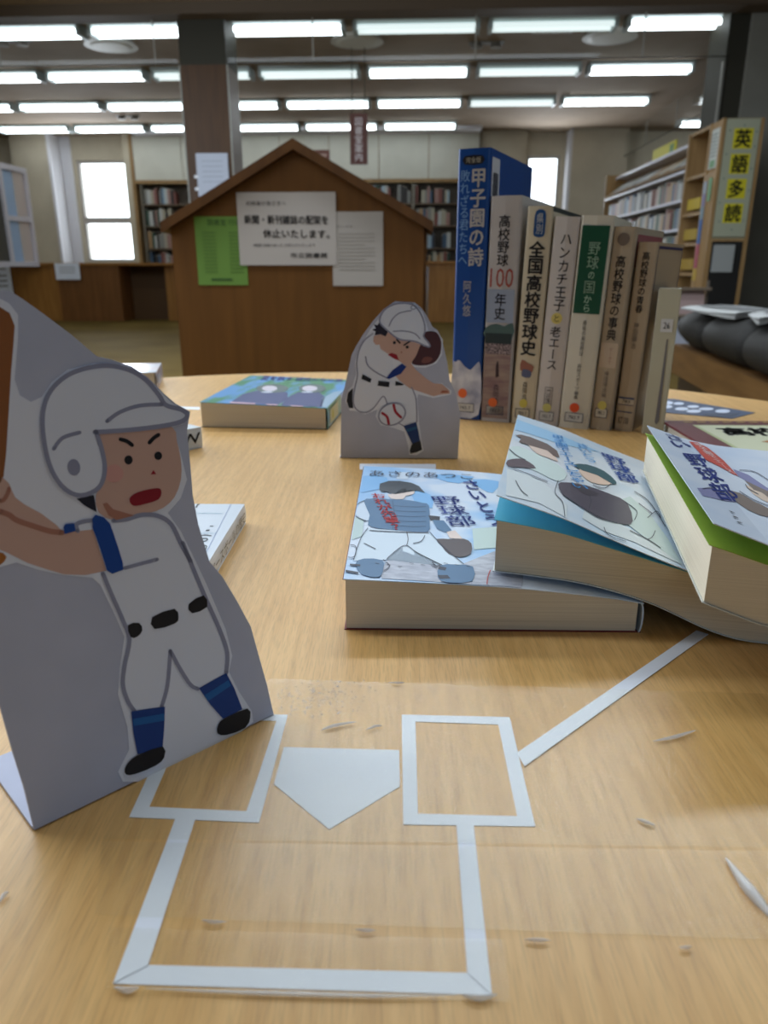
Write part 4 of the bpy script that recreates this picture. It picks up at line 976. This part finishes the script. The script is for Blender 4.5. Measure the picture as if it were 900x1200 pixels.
# 7
w = .0175
t, s, w, h = standing_book('thin small brownish book with black title beside the metal bookend', place(w, .008), w, .171, .108, radians(2.0), mat(180, 162, 138, .5), hard=False, rz=radians(-32))
spx(s, 'title', '高校野球の青春', .0088, .110, .163, .0068, K, bold=.012)
spx(s, 'author', '神田順治', .0085, .078, .102, .0048, mat(80, 70, 64))
s.polys('spine_bands', [rect(.0015, .016, .0315, .033), rect(.0015, .016, .0255, .0262), rect(.0015, .016, .0185, .0195)], mat(74, 80, 108), .0003, px=False)
s.poly('pale_band', rect(.0015, .016, .0265, .0310), mat(190, 176, 154), .0002, px=False)
s.text('call_number', '783', [(.005, .0305), (.0125, .0305), (.0125, .0275), (.005, .0275)], K, .0005, False, False)
s.text('call_number', 'K7 100', [(.004, .014), (.0135, .014), (.0135, .0075), (.004, .0075)], K, .0005, False, False)
s7 = Surf(t, lambda a, b, hh: (w + hh, a, b)); s7.polys('blue_frame', [rect(.004, .0055, .004, .168), rect(.004, .105, .1655, .168), rect(.1035, .105, .004, .168)], mat(60, 56, 100), .0003, px=False)
# bookend
be = O0 + ROW * (pos + .0085) + Vector((sin(radians(24)), cos(radians(24)), 0)) * .004
t = thing('bookend', 'pale metal bookend with a slotted upright and small number sticker', 'bookend', (be.x, be.y, TZ), 0)
t.rotation_euler = (0, 0, radians(-33))
M_BE = mat(186, 182, 160, .35, .5)
le = tan(radians(0.6))
def bev(pts): return [(p[0], p[1]) for p in pts]
bm = bmesh.new()
# upright: frame with a long slot, drawn as four bars, facing along +x with thickness
def slab(bm, y0, y1, z0, z1, th=.0016):
    v = [bm.verts.new((x + z * le, y, z)) for z in (z0, z1) for x, y in ((0, y0), (th, y0), (th, y1), (0, y1))]
    for f in ((3, 2, 1, 0), (4, 5, 6, 7), (0, 1, 5, 4), (1, 2, 6, 5), (2, 3, 7, 6), (3, 0, 4, 7)): bm.faces.new([v[i] for i in f])
obj('upright', (slab(bm, 0, .020, .0015, .13), slab(bm, .05, .062, .0015, .13), slab(bm, .02, .05, .095, .13), slab(bm, .02, .05, .0015, .012), bm)[-1], M_BE, t, bevel=.0006)
bm = bmesh.new(); prism(bm, [(.002, -.001), (.016, -.003), (.016, .0), (.0185, .0), (.0185, .135), (.016, .14), (.004, .138)][:2] + [(.018, -.002), (.0195, .133), (.006, .137)], 'z', 0, .0001); bm.free()
bm = bmesh.new()
pts = [(.0, -.0015), (.019, -.0015), (.0205, .0), (.0205, .0)]
v0 = [bm.verts.new((x + z * le, y, z)) for z in (.0, .132) for x, y in ((.001, -.002), (.020, -.002), (.020, -.0005), (.001, -.0005))]
for f in ((3, 2, 1, 0), (4, 5, 6, 7), (0, 1, 5, 4), (1, 2, 6, 5), (2, 3, 7, 6), (3, 0, 4, 7)): bm.faces.new([v0[i] for i in f])
obj('front_plate', bm, M_BE, t, bevel=.0006)
obj('base_plate', B((0, .055, 0, .07, 0, .0014)), M_BE, t, bevel=.0006)
sb = Surf(t, lambda a, b, hh: (a + b * le, -.0021 - hh, b))
sb.poly('slot', [(.0115, .012), (.0135, .010), (.0150, .014), (.0140, .088), (.0128, .088)], mat(110, 108, 112, .5), .0003, px=False)
sb.poly('number_sticker', rect(.006, .0165, .094, .1055), mat(204, 204, 204), .0003, px=False)
sb.text('number', '26', [(.0085, .1025), (.014, .1025), (.014, .097), (.0085, .097)], K, .0005, False, False)

# ================================================================== LYING BOOKS
def interp(tb, x):
    if x <= tb[0][0]: return tb[0][1]
    for (x0, y0), (x1, y1) in zip(tb, tb[1:]):
        if x <= x1:
            t_ = (x - x0) / (x1 - x0); return y0 + (y1 - y0) * t_
    return tb[-1][1]
def flatbook(label, corner, rz, w, l, zb, zt, cover_m, back_m, pages=M_PAGES, endp=None, lift=None, name='book', hard=.0004, over=.0008, spine_r=True):
    """x: fore-edge (0) to spine (w); y: foot (0) to head (l); zb, zt: height tables of underside and top along x."""
    zb = smooth(zb) if len(zb) > 2 else zb; zt = smooth(zt) if len(zt) > 2 else zt
    t = thing(name, label, 'book', (corner[0], corner[1], TZ), rz)
    th = hard; n = 26
    xs = [w * i / n for i in range(n + 1)]
    zbf = lambda x: interp(zb, x); ztf = lambda x: interp(zt, x)
    # page block
    bm = bmesh.new(); xe = [over + (w - .0022 - over) * i / n for i in range(n + 1)]
    ring = [(x, zbf(x) + th + .0001) for x in xe] + [(x, ztf(x) - th - .0002) for x in xe[::-1]]
    prism(bm, ring, 'y', over, l - over); obj('pages', bm, pages, t)
    # underside cover and spine
    def back(u, v, h): return (u, v, zbf(u) + h)
    obj('back_cover', solid_sheet(back, xs, [0, l * .5, l], th), back_m, t)
    ring_o, ring_i = [], []
    z0, z1 = zbf(w), ztf(w); mid = (z0 + z1) / 2; hh = (z1 - z0) / 2
    for k in range(9):
        a = -pi / 2 + pi * k / 8; ring_o.append((w - .0009 + .0014 * cos(a), mid + hh * sin(a))); ring_i.append((w - .0013 + .0010 * cos(a), mid + (hh - th) * sin(a)))
    obj('spine', PR(ring_o + ring_i[::-1], 'y', 0, l), cover_m, t, smooth=False)
    lf = lift or (lambda x, y: 0)
    def top(u, v, h): return (u, v, ztf(u) - th + lf(u, v) + h)
    nv = 2 if not lift else 8
    obj('front_cover', solid_sheet(top, xs, [l * j / nv for j in range(nv + 1)], th), cover_m, t)
    if endp:
        obj('endpaper', solid_sheet(lambda u, v, h: (u, v, ztf(u) - th - .0001 + h), [-.0004 + (w * .97) * i / n for i in range(n + 1)], [0.0002, l - .0002], .0002), endp, t)
    s = Surf(t, lambda a, b, h: top(a, b, th + h), curved=(.006 if (len(zt) > 2 or lift) else 0), guess=(w * .4, l * .4))
    return t, s
CLAMP = lambda P, w, l: [(min(max(a, .0004), w - .0006), min(max(b, .0004), l - .0004)) for a, b in P]
class CS:                                            # clamps traced prints to the cover
    def __init__(c, s, w, l):
        c.s = s; old = s.px; c.w, c.l = w, l
        s.px = lambda pts: CLAMP([s.inv(*p) for p in pts], w, l)
LINE = mat(58, 62, 78, .5)
SKY = mat(150, 196, 236, .35); PALE = mat(214, 228, 244, .35)
def cover_mat(name, a, b, sc=14, lo=.4, hi=.6): return noisy(name, a, b, (1, 1, 1), sc, 3, .3, .5, lo=lo, hi=hi)

# -- the catcher book, flat on the table
c0 = ground(403.5, 738); W_, L_ = .128, .188
M_C1 = cover_mat('catcher_cover', (160, 204, 246), (224, 235, 250), 22)
t, s = flatbook('closed novel lying flat, cover with a catcher in blue gear', (c0.x, c0.y), radians(-1.2), W_, L_, [(0, 0), (.128, 0)],
                [(0, .0240), (.065, .0211), (.112, .0165), (.128, .0138)], M_C1, mat(120, 44, 44, .4), endp=mat(104, 34, 40, .5))
CS(s, W_, L_)
k = lambda p: crop(4.5, 400, 540, p)
GEAR = mat(84, 122, 158, .4); GEAR_D = mat(60, 92, 124, .4); PANT = mat(216, 230, 242, .4); SK = mat(232, 214, 206, .4); H = .0002; d = .00008
ill = s.poly('cloud_print', k([(300, 60), (360, 62), (350, 100), (290, 98)]), PALE, H)
s.each('sky_print', [k(loop(p, 2)) for p in ([(100, 80), (240, 90), (230, 140), (150, 160), (90, 165)], [(370, 150), (470, 180), (480, 250), (400, 240), (380, 200)], [(500, 72), (700, 85), (620, 120), (520, 100)], [(690, 100), (830, 110), (800, 170), (740, 150)])], mat(138, 192, 240, .35), H)
s.poly('ground_print', k([(215, 570), (250, 515), (340, 455), (520, 590), (640, 545), (830, 470), (980, 480), (960, 700), (680, 655), (210, 622)]), noisy('ground_ink', (168, 172, 186), (198, 202, 214), (1, 3, 1), 160, 3, .4), H, ill)
s.each('backdrop_print', [k([(690, 360), (830, 350), (830, 460), (700, 470)]), k([(60, 300), (120, 300), (110, 400), (40, 420)])], mat(196, 216, 214, .4), H + d * .5, ill)
pl = s.poly('figure_print', k([(140, 360), (460, 380), (540, 460), (645, 550), (530, 555), (345, 455), (300, 470), (240, 525), (65, 530), (85, 460), (110, 400)]), PANT, H + d)
s.poly('sleeve', k(loop([(118, 215), (75, 250), (65, 285), (130, 320), (150, 300), (140, 250)], 2)), PALE, H + 1.5 * d, pl)
s.poly('vest', k(loop([(118, 215), (160, 202), (250, 205), (350, 210), (430, 225), (462, 240), (466, 330), (455, 378), (350, 375), (200, 360), (140, 340), (150, 290)], 2)), GEAR, H + 2 * d, pl)
s.strokes('vest_lines', [(k([(280, 240 + 26 * i), (360, 246 + 26 * i), (445, 245 + 26 * i)]), .7) for i in range(5)] + [(k([(270, 215), (280, 300), (270, 365)]), .9)], GEAR_D, H + 3 * d, pl)
s.poly('face', k(loop([(262, 180), (300, 155), (350, 147), (385, 160), (378, 180), (340, 188), (325, 205), (262, 203), (245, 178)], 2)), SK, H + 3 * d, pl)
s.poly('hair', k([(200, 155), (203, 125), (250, 110), (310, 110), (370, 120), (410, 138), (440, 172), (400, 160), (350, 145), (300, 158), (285, 180), (262, 176), (240, 166), (212, 168)]), mat(56, 66, 76, .4), H + 4 * d, pl)
s.poly('forearm', k([(555, 378), (600, 370), (640, 415), (572, 412)]), SK, H + 2 * d, pl)
s.poly('arm_guard', k([(480, 315), (540, 318), (582, 370), (548, 380), (505, 362)]), GEAR, H + 2 * d, pl)
s.poly('cuff', k([(458, 290), (520, 297), (518, 318), (470, 314)]), mat(50, 50, 60, .4), H + 2 * d, pl)
s.poly('mitt', k(loop([(500, 416), (580, 418), (645, 415), (686, 440), (682, 495), (625, 512), (565, 495), (530, 455)], 2)), mat(88, 78, 80, .4), H + 3 * d, pl)
s.each('leg_guard', [k(loop([(75, 545), (120, 520), (215, 528), (222, 570), (200, 618), (110, 604)], 2)), k(loop([(520, 556), (610, 552), (694, 562), (690, 640), (560, 648), (510, 620)], 2))], GEAR, H + 3 * d, pl)
s.each('strap', [k(p) for p in ([(45, 548), (100, 552), (100, 562), (45, 556)], [(20, 580), (90, 592), (90, 600), (20, 590)], [(515, 560), (555, 568), (548, 584), (510, 576)], [(508, 608), (560, 608), (575, 625), (520, 628)])], LINE, H + 4 * d, pl)
s.strokes('ink_lines', [(k(p), .8) for p in ([(140, 360), (110, 400), (85, 460), (65, 528)], [(240, 522), (300, 470), (345, 452), (400, 490), (530, 555)], [(465, 380), (540, 460), (645, 550)], [(345, 380), (352, 420), (345, 450)], [(150, 372), (250, 378), (460, 384)],
   [(75, 250), (65, 290), (130, 322)], [(120, 215), (90, 230), (75, 250)], [(310, 170), (330, 172)], [(120, 440), (180, 470)], [(440, 400), (420, 430), (380, 440)], [(30, 450), (75, 455), (70, 510), (25, 508), (30, 450)], [(222, 528), (255, 560), (225, 585)], [(480, 540), (500, 560), (520, 556)])] +
   [(k([(180 + 60 * i, 545 + 8 * (i % 3)), (200 + 60 * i, 548 + 8 * (i % 3))]), .5) for i in range(9)], LINE, H + 5 * d, pl)
s.text('subtitle', 'おれが先輩？', k([(150, 174), (228, 176), (336, 372), (250, 372)]), mat(200, 40, 48, .4), H + 6 * d, bold=.025)
s.text('title', '野球部', k([(462, 190), (612, 190), (728, 350), (566, 350)]), mat(26, 56, 140, .4), H + 6 * d, bold=.008)
s.text('title', 'さいとう', k([(622, 103), (720, 106), (862, 352), (770, 352)]), mat(26, 56, 140, .4), H + 6 * d, bold=.022)
s.text('author', 'あさのあつこ', k([(150, 54), (690, 76), (692, 102), (148, 84)]), mat(60, 66, 84, .4), H + 6 * d, False)
s.strokes('red_mark', [(k([(785, 585), (772, 620), (768, 655)]), 1.2)], mat(190, 70, 70, .4), H + 6 * d)

# -- second novel, bent over the first, cover lifted
P2 = (.0477, .3018); A2 = radians(-12.5)
zb2 = [(0, .0226), (.03, .0212), (.048, .0187), (.066, .0142), (.078, .0095), (.090, .0045), (.102, .0012), (.112, .0004), (.128, .0004)]
zt2 = [(0, .0470), (.0273, .0432), (.0453, .0388), (.078, .0306), (.095, .0262), (.11, .0240), (.128, .0232)]
lift2 = lambda x, y: .0108 * max(0, 1 - x / .085) ** 1.25 * (1 - .06 * y / .188)
M_C2 = cover_mat('pitcher_cover', (196, 220, 240), (232, 238, 244), 16)
t, s = flatbook('novel bent over the first one, cover with a big brown glove, blue endpaper showing', P2, A2, W_, L_, zb2, zt2, M_C2, mat(214, 222, 226, .4), endp=mat(84, 186, 214, .5), lift=lift2)
CS(s, W_, L_)
k = lambda p: crop(3.913, 580, 480, p); H = .0002
ill = s.poly('sky_print', k([(72, 40), (300, 120), (480, 195), (300, 160), (150, 110), (75, 90)]), mat(160, 206, 240, .35), H)
JG = mat(216, 232, 228, .4)
a_ = s.poly('left_player_print', k(loop([(62, 182), (110, 170), (200, 210), (290, 255), (330, 300), (290, 332), (200, 290), (60, 226)], 2)), JG, H + d)
s.poly('face', k(loop([(150, 160), (200, 172), (262, 205), (290, 240), (240, 222), (190, 202)], 2)), mat(234, 208, 192, .4), H + 2 * d, a_)
s.poly('hair', k([(92, 120), (120, 118), (160, 128), (240, 160), (285, 192), (296, 222), (268, 215), (240, 190), (205, 180), (150, 165), (110, 152), (120, 135)]), mat(104, 82, 76, .4), H + 3 * d, a_)
s.poly('glove', k(loop([(58, 236), (110, 228), (150, 240), (188, 272), (120, 268), (58, 262)], 2)), mat(84, 62, 72, .4), H + 3 * d, a_)
s.poly('trousers', k([(55, 272), (150, 300), (240, 350), (330, 440), (330, 500), (200, 430), (50, 395)]), mat(222, 230, 232, .4), H + d, a_)
b_ = s.poly('right_player_print', k([(420, 430), (560, 520), (640, 560), (760, 640), (860, 715), (640, 610), (500, 560), (400, 500)]), mat(218, 226, 228, .4), H + d)
s.poly('face', k(loop([(388, 275), (470, 300), (540, 340), (500, 348), (440, 335), (400, 305)], 2)), mat(236, 206, 186, .4), H + 3 * d, b_)
s.poly('cap', k(loop([(362, 256), (420, 255), (500, 285), (556, 335), (540, 346), (470, 305), (400, 282)], 2)), mat(52, 92, 100, .4), H + 4 * d, b_)
s.poly('jersey', k([(560, 420), (620, 400), (700, 470), (790, 590), (860, 715), (700, 600), (610, 530)]), mat(206, 222, 218, .4), H + 1.5 * d, b_)
s.poly('big_glove', k(loop([(290, 345), (330, 338), (420, 352), (530, 392), (605, 430), (632, 515), (600, 532), (530, 515), (470, 495), (370, 432), (312, 396)], 2)), mat(78, 70, 84, .4), H + 4 * d, b_)
s.poly('glove_web', k(loop([(370, 350), (420, 368), (480, 392), (430, 400), (390, 380)], 2)), mat(60, 52, 64, .4), H + 5 * d, b_)
s.strokes('ink_lines', [(k(p), .8) for p in ([(62, 182), (100, 215), (140, 235)], [(60, 265), (140, 295), (240, 335)], [(95, 330), (120, 375), (150, 400)], [(290, 330), (275, 385), (310, 430), (320, 495)], [(320, 400), (380, 440), (470, 500), (560, 525)], [(420, 375), (440, 420), (430, 460)],
   [(500, 545), (520, 580), (600, 610)], [(600, 430), (650, 470), (640, 510)], [(620, 560), (700, 600), (760, 640)], [(735, 560), (720, 590), (700, 600)], [(640, 380), (700, 420), (750, 490), (780, 540)], [(450, 350), (500, 365), (530, 345)], [(660, 435), (720, 480)], [(700, 500), (740, 470), (760, 500)])], LINE, H + 5 * d)
s.text('subtitle', '甲子園でエースしちゃい', k([(258, 118), (312, 124), (440, 380), (352, 362)]), mat(70, 150, 214, .4), H + 6 * d, bold=.018)
s.text('title', 'さいとう', k([(366, 150), (430, 168), (480, 256), (408, 240)]), mat(110, 176, 226, .4), H + 6 * d, bold=.018)
s.text('title', '野球部', k([(478, 195), (590, 232), (672, 350), (566, 325)]), mat(30, 70, 150, .4), H + 6 * d, bold=.022)

# -- third novel on top, green endpaper
P3 = (.1142, .2430); A3 = radians(-12)
zb3 = [(0, .0352), (.012, .0312), (.024, .0278), (.05, .0258), (.128, .0250)]
zt3 = [(0, .0578), (.012, .0542), (.024, .0510), (.05, .0482), (.128, .0470)]
lift3 = lambda x, y: (.0078 - .0035 * y / .188) * max(0, 1 - x / .125) ** .8
M_C3 = cover_mat('third_cover', (206, 220, 240), (226, 234, 246), 16)
t, s = flatbook('novel on top of the bent one at the right edge, green endpaper under lifted cover', P3, A3, W_, L_, zb3, zt3, M_C3, mat(214, 218, 214, .4), pages=M_PAGES, endp=mat(150, 182, 56, .5), lift=lift3)
CS(s, W_, L_)
k = lambda p: crop(6, 750, 490, p)
s.each('purple_print', [k([(400, 493), (500, 493), (640, 560), (730, 592), (600, 585), (440, 548)]), k([(655, 360), (760, 400), (905, 500), (905, 525), (740, 440), (690, 410)])], mat(136, 136, 176, .4), H)
s.each('figure_print', [k(loop([(600, 510), (700, 530), (800, 590), (905, 640), (905, 700), (760, 650), (640, 560)], 2)), k([(735, 440), (905, 520), (905, 560), (800, 510)])], mat(134, 120, 112, .4), H + d)
s.each('figure_print', [k(loop([(740, 470), (860, 530), (905, 570), (905, 600), (800, 540)], 2))], mat(222, 200, 180, .4), H + d)
s.poly('red_band', k([(345, 168), (405, 174), (480, 215), (585, 300), (690, 412), (655, 398), (560, 345), (465, 298)]), mat(198, 76, 62, .4), H + 2 * d)
s.text('subtitle', '甲子園でエース', k([(368, 176), (428, 182), (682, 404), (618, 382)]), mat(236, 226, 226, .4), H + 3 * d, bold=.01)
s.text('title', 'さい', k([(150, 98), (270, 120), (390, 215), (235, 212)]), mat(30, 50, 130, .4), H + 3 * d, bold=.02)
s.text('title', '野球部', k([(285, 245), (425, 255), (725, 590), (560, 580)]), mat(30, 50, 130, .4), H + 3 * d, bold=.02)
s.polys('small_marks', [k(p) for p in ([(622, 655), (650, 665), (672, 676), (640, 668)], [(648, 692), (680, 702), (696, 712), (662, 704)], [(675, 730), (705, 738), (725, 748), (690, 742)])], K, H + 3 * d)
s.strokes('ink_lines', [(k(p), .7) for p in ([(440, 500), (520, 500), (640, 560)], [(700, 520), (800, 580), (900, 620)], [(700, 370), (800, 380), (900, 440)], [(740, 470), (760, 500), (830, 540)])], LINE, H + 3 * d)

# -- blue green book behind, left
c0 = ground(236, 500.5)
M_CA = noisy('landscape_cover', (70, 140, 96), (96, 158, 214), (3, 1, 1), 16, 4, .3, .5, lo=.42, hi=.56)
t, s = flatbook('paperback with green and blue cover of two dark haired figures, left of the pitcher card', (c0.x, c0.y), radians(-5.5), .126, .188, [(0, 0), (.126, 0)], [(0, .0248), (.126, .0208)], M_CA, mat(86, 84, 76, .4))
CS(s, .126, .188); k = lambda p: crop(5, 225, 430, p)
for p, j in (([(220, 212), (300, 160), (380, 140), (560, 150), (560, 190), (500, 225)], 0), ([(520, 228), (560, 180), (620, 150), (740, 145), (780, 180), (760, 235)], 1)):
    a_ = s.poly('figure_print', k(p), mat(58, 66, 118, .4), H + d)
    cx = 470 if j == 0 else 705
    s.poly('hair', k(ell(cx, 128, 95 if j == 0 else 80, 26)), mat(88, 104, 100, .4), H + 2 * d, a_)
    s.poly('face', k(ell(cx - 15, 128, 45, 16)), mat(214, 204, 214, .4), H + 3 * d, a_)
    s.poly('collar', k(ell(cx - 30, 150, 35, 5)), mat(200, 206, 222, .4), H + 4 * d, a_)
s.poly('pale_print', k([(760, 185), (830, 150), (905, 140), (880, 215), (790, 240), (750, 235)]), mat(146, 172, 192, .4), H + d)
s.each('pink_strip', [k(p) for p in ([(222, 206), (370, 214), (370, 222), (222, 214)], [(435, 218), (500, 221), (500, 230), (435, 226)], [(575, 226), (650, 230), (650, 236), (575, 234)])], mat(220, 180, 196, .4), H + 2 * d)
s.text('title', '夏を赦す 球児たちの夏', k([(420, 52), (900, 62), (880, 88), (400, 78)]), mat(64, 70, 150, .4), H + 3 * d, False, bold=.02)
s.poly('title_ground', k([(640, 50), (905, 54), (905, 62), (640, 58)]), mat(220, 222, 240, .4), H + d)
ss = Surf(t, lambda a, b, h: (.1267 + h, a, b)); ss.poly('spine_label', rect(.01, .06, .004, .018), mat(206, 200, 150, .5), .0002, px=False)
ss.poly('spine_dot', ell(.025, .011, .006, .005), mat(196, 186, 70, .5), .0004, px=False)

# -- white book left, behind the batter card
c0 = ground(287, 612); W5, L5 = .125, .172
t, s = flatbook('small white plastic covered book behind the batter card, small lettering on its spine', (c0.x - W5 - .001, c0.y - L5), radians(-.6), W5, L5, [(0, 0), (W5, 0)], [(0, .0122), (W5, .0122)], mat(222, 230, 240, .25, .5), mat(222, 226, 232, .3), pages=M_PAGES_W)
CS(s, W5, L5); k = lambda p: crop(10, 215, 570, p)
s.strokes('frame_line', [(k([(100, 155), (590, 160), (260, 790)]), .7)], mat(130, 150, 190, .4), H, sm=False)
s.strokes('figure_print', [(k([(150, 245), (170, 215), (198, 200)]), 1.8), (k([(200, 580), (260, 572), (325, 582)]), 1.0), (k([(205, 640), (230, 612), (285, 618), (250, 645), (205, 640)]), 1.0), (k([(270, 520), (300, 516)]), 1.5), (k([(310, 468), (345, 468)]), .8), (k([(215, 695), (270, 700), (260, 740)]), 1.0)], mat(40, 52, 56, .4), H)
s.strokes('faint_lines', [(k([(130, 315), (450, 320)]), .4), (k([(170, 550), (380, 552)]), .4)], mat(170, 200, 215, .4), H)
ss = Surf(t, lambda a, b, h: (W5 + .0007 + h, a, b))
ss.text('spine_title', 'ベースボールの歴史', [(L5 * .45, .0100), (L5 * .97, .0100), (L5 * .97, .0030), (L5 * .45, .0030)], mat(50, 48, 44), .0004, False, False)
# -- small book with its spine turned to us, behind the batter card
cN = Vector((-.1585, .6335, 0)); an = radians(47)
sz = .17
t, s = flatbook('white book behind the batter helmet with black letters on its spine', (cN.x - .108 * cos(an - pi / 2) - sz * 0 * 0, cN.y - .108 * sin(an - pi / 2), 0)[:2], 0, .108, sz, [(0, 0), (.108, 0)], [(0, .018), (.108, .018)], mat(214, 222, 228, .25, .5), mat(214, 220, 226, .3), pages=M_PAGES_W)
rz_ = an - pi / 2                                      # local +x points out of the spine side
t.rotation_euler = (0, 0, rz_)
ux = Vector((cos(rz_), sin(rz_), 0)); uy = Vector((-sin(rz_), cos(rz_), 0)); o_ = cN - ux * .108 - uy * sz
t.location = (o_.x, o_.y, TZ)
Surf(t, lambda a, b, h: (.1087 + h, a, b)).text('spine_title', 'BASEBALL NOW', [(.03, .014), (.168, .014), (.168, .005), (.03, .005)], mat(40, 40, 44), .0004, False, False, .02)
# -- far left book
t, s = flatbook('pale pink and blue glossy book near the far left rim of the table', (-.40, .93), radians(12), .112, .10, [(0, 0), (.112, 0)], [(0, .022), (.112, .022)],
                noisy('glossy_pastel', (206, 178, 178), (196, 206, 222), (1, 1, 1), 18, 3, .2, .5), mat(190, 190, 196, .3), pages=M_PAGES_W)
Surf(t, lambda a, b, h: (.1127 + h, a, b)).poly('spine_picture', loop(rect(.01, .05, .006, .016), 2), mat(150, 160, 180), .0003, px=False)

# -- maroon framed large book, right
t = thing('book', 'large flat maroon bordered book with pale cover and heavy black lettering at the right', 'book', (.256, .500, TZ), radians(-1.5))
Wm, Lm = .20, .190; M_MAR = mat(112, 44, 52, .35)
obj('back_cover', B((0, Wm, 0, Lm, 0.0003, .0022)), M_MAR, t); obj('front_cover', B((0, Wm, 0, Lm, .0105, .0125)), M_MAR, t, bevel=.0006)
obj('pages', B((.003, Wm - .003, .003, Lm - .003, .0024, .0103)), M_PAGES_W, t); obj('spine', B((Wm, Wm + .002, 0, Lm, .0003, .0125)), M_MAR, t)
s = Surf(t, lambda a, b, h: (a, b, .0125 + h))
s.poly('green_border', rect(.021, Wm - .01, .010, Lm - .021), mat(196, 204, 150, .4), .0002, px=False)
s.poly('pale_panel', rect(.024, Wm - .013, .013, Lm - .025), mat(222, 224, 190, .4), .0004, px=False)
s.text('title', '高校野球記念', [(.036, Lm - .034), (.19, Lm - .034), (.19, Lm - .066), (.036, Lm - .066)], mat(30, 30, 30, .4), .0006, False, False, .06)
s.polys('gold_specks', [rect(.018 + .012 * i, .026 + .012 * i, Lm - .010, Lm - .006) for i in range(14)], mat(190, 150, 80, .4), .0003, px=False)
s.poly('orange_mark', [(.052, .100), (.062, .094), (.072, .100), (.062, .106)], mat(190, 120, 60, .4), .0006, px=False)
# -- printed sheet behind the bookend
t = thing('leaflet', 'dark blue printed leaflet with white blobs lying behind the metal bookend', 'leaflet', (.30, .80, TZ), 0)
P_ = [ground(*p) for p in ((735, 466), (790, 468), (885, 484), (858, 491), (735, 480))]
bm = bmesh.new(); prism(bm, [(p.x - .30, p.y - .80) for p in P_], 'z', .0002, .0005); obj('sheet', bm, mat(70, 84, 112, .4), t)
s = Surf(t, lambda a, b, h: (a, b, .0005 + h), guess=(.03, .0))
s.polys('white_blobs', [ell(742 + 5.625 ** -1 * x, 450 + y / 5.625, rx / 5.625, ry / 5.625) for x, y, rx, ry in [(220, 125, 45, 12), (215, 150, 45, 12), (300, 130, 35, 9), (320, 165, 45, 11), (395, 150, 40, 9), (400, 180, 50, 11), (480, 165, 50, 9), (590, 180, 50, 12)]], mat(214, 222, 240, .4), .0002)
s.poly('dark_print', [(822, 485), (868, 484), (858, 489), (835, 488.5)], mat(60, 70, 92, .4), .0002)

bpy.data.objects.remove(tab)
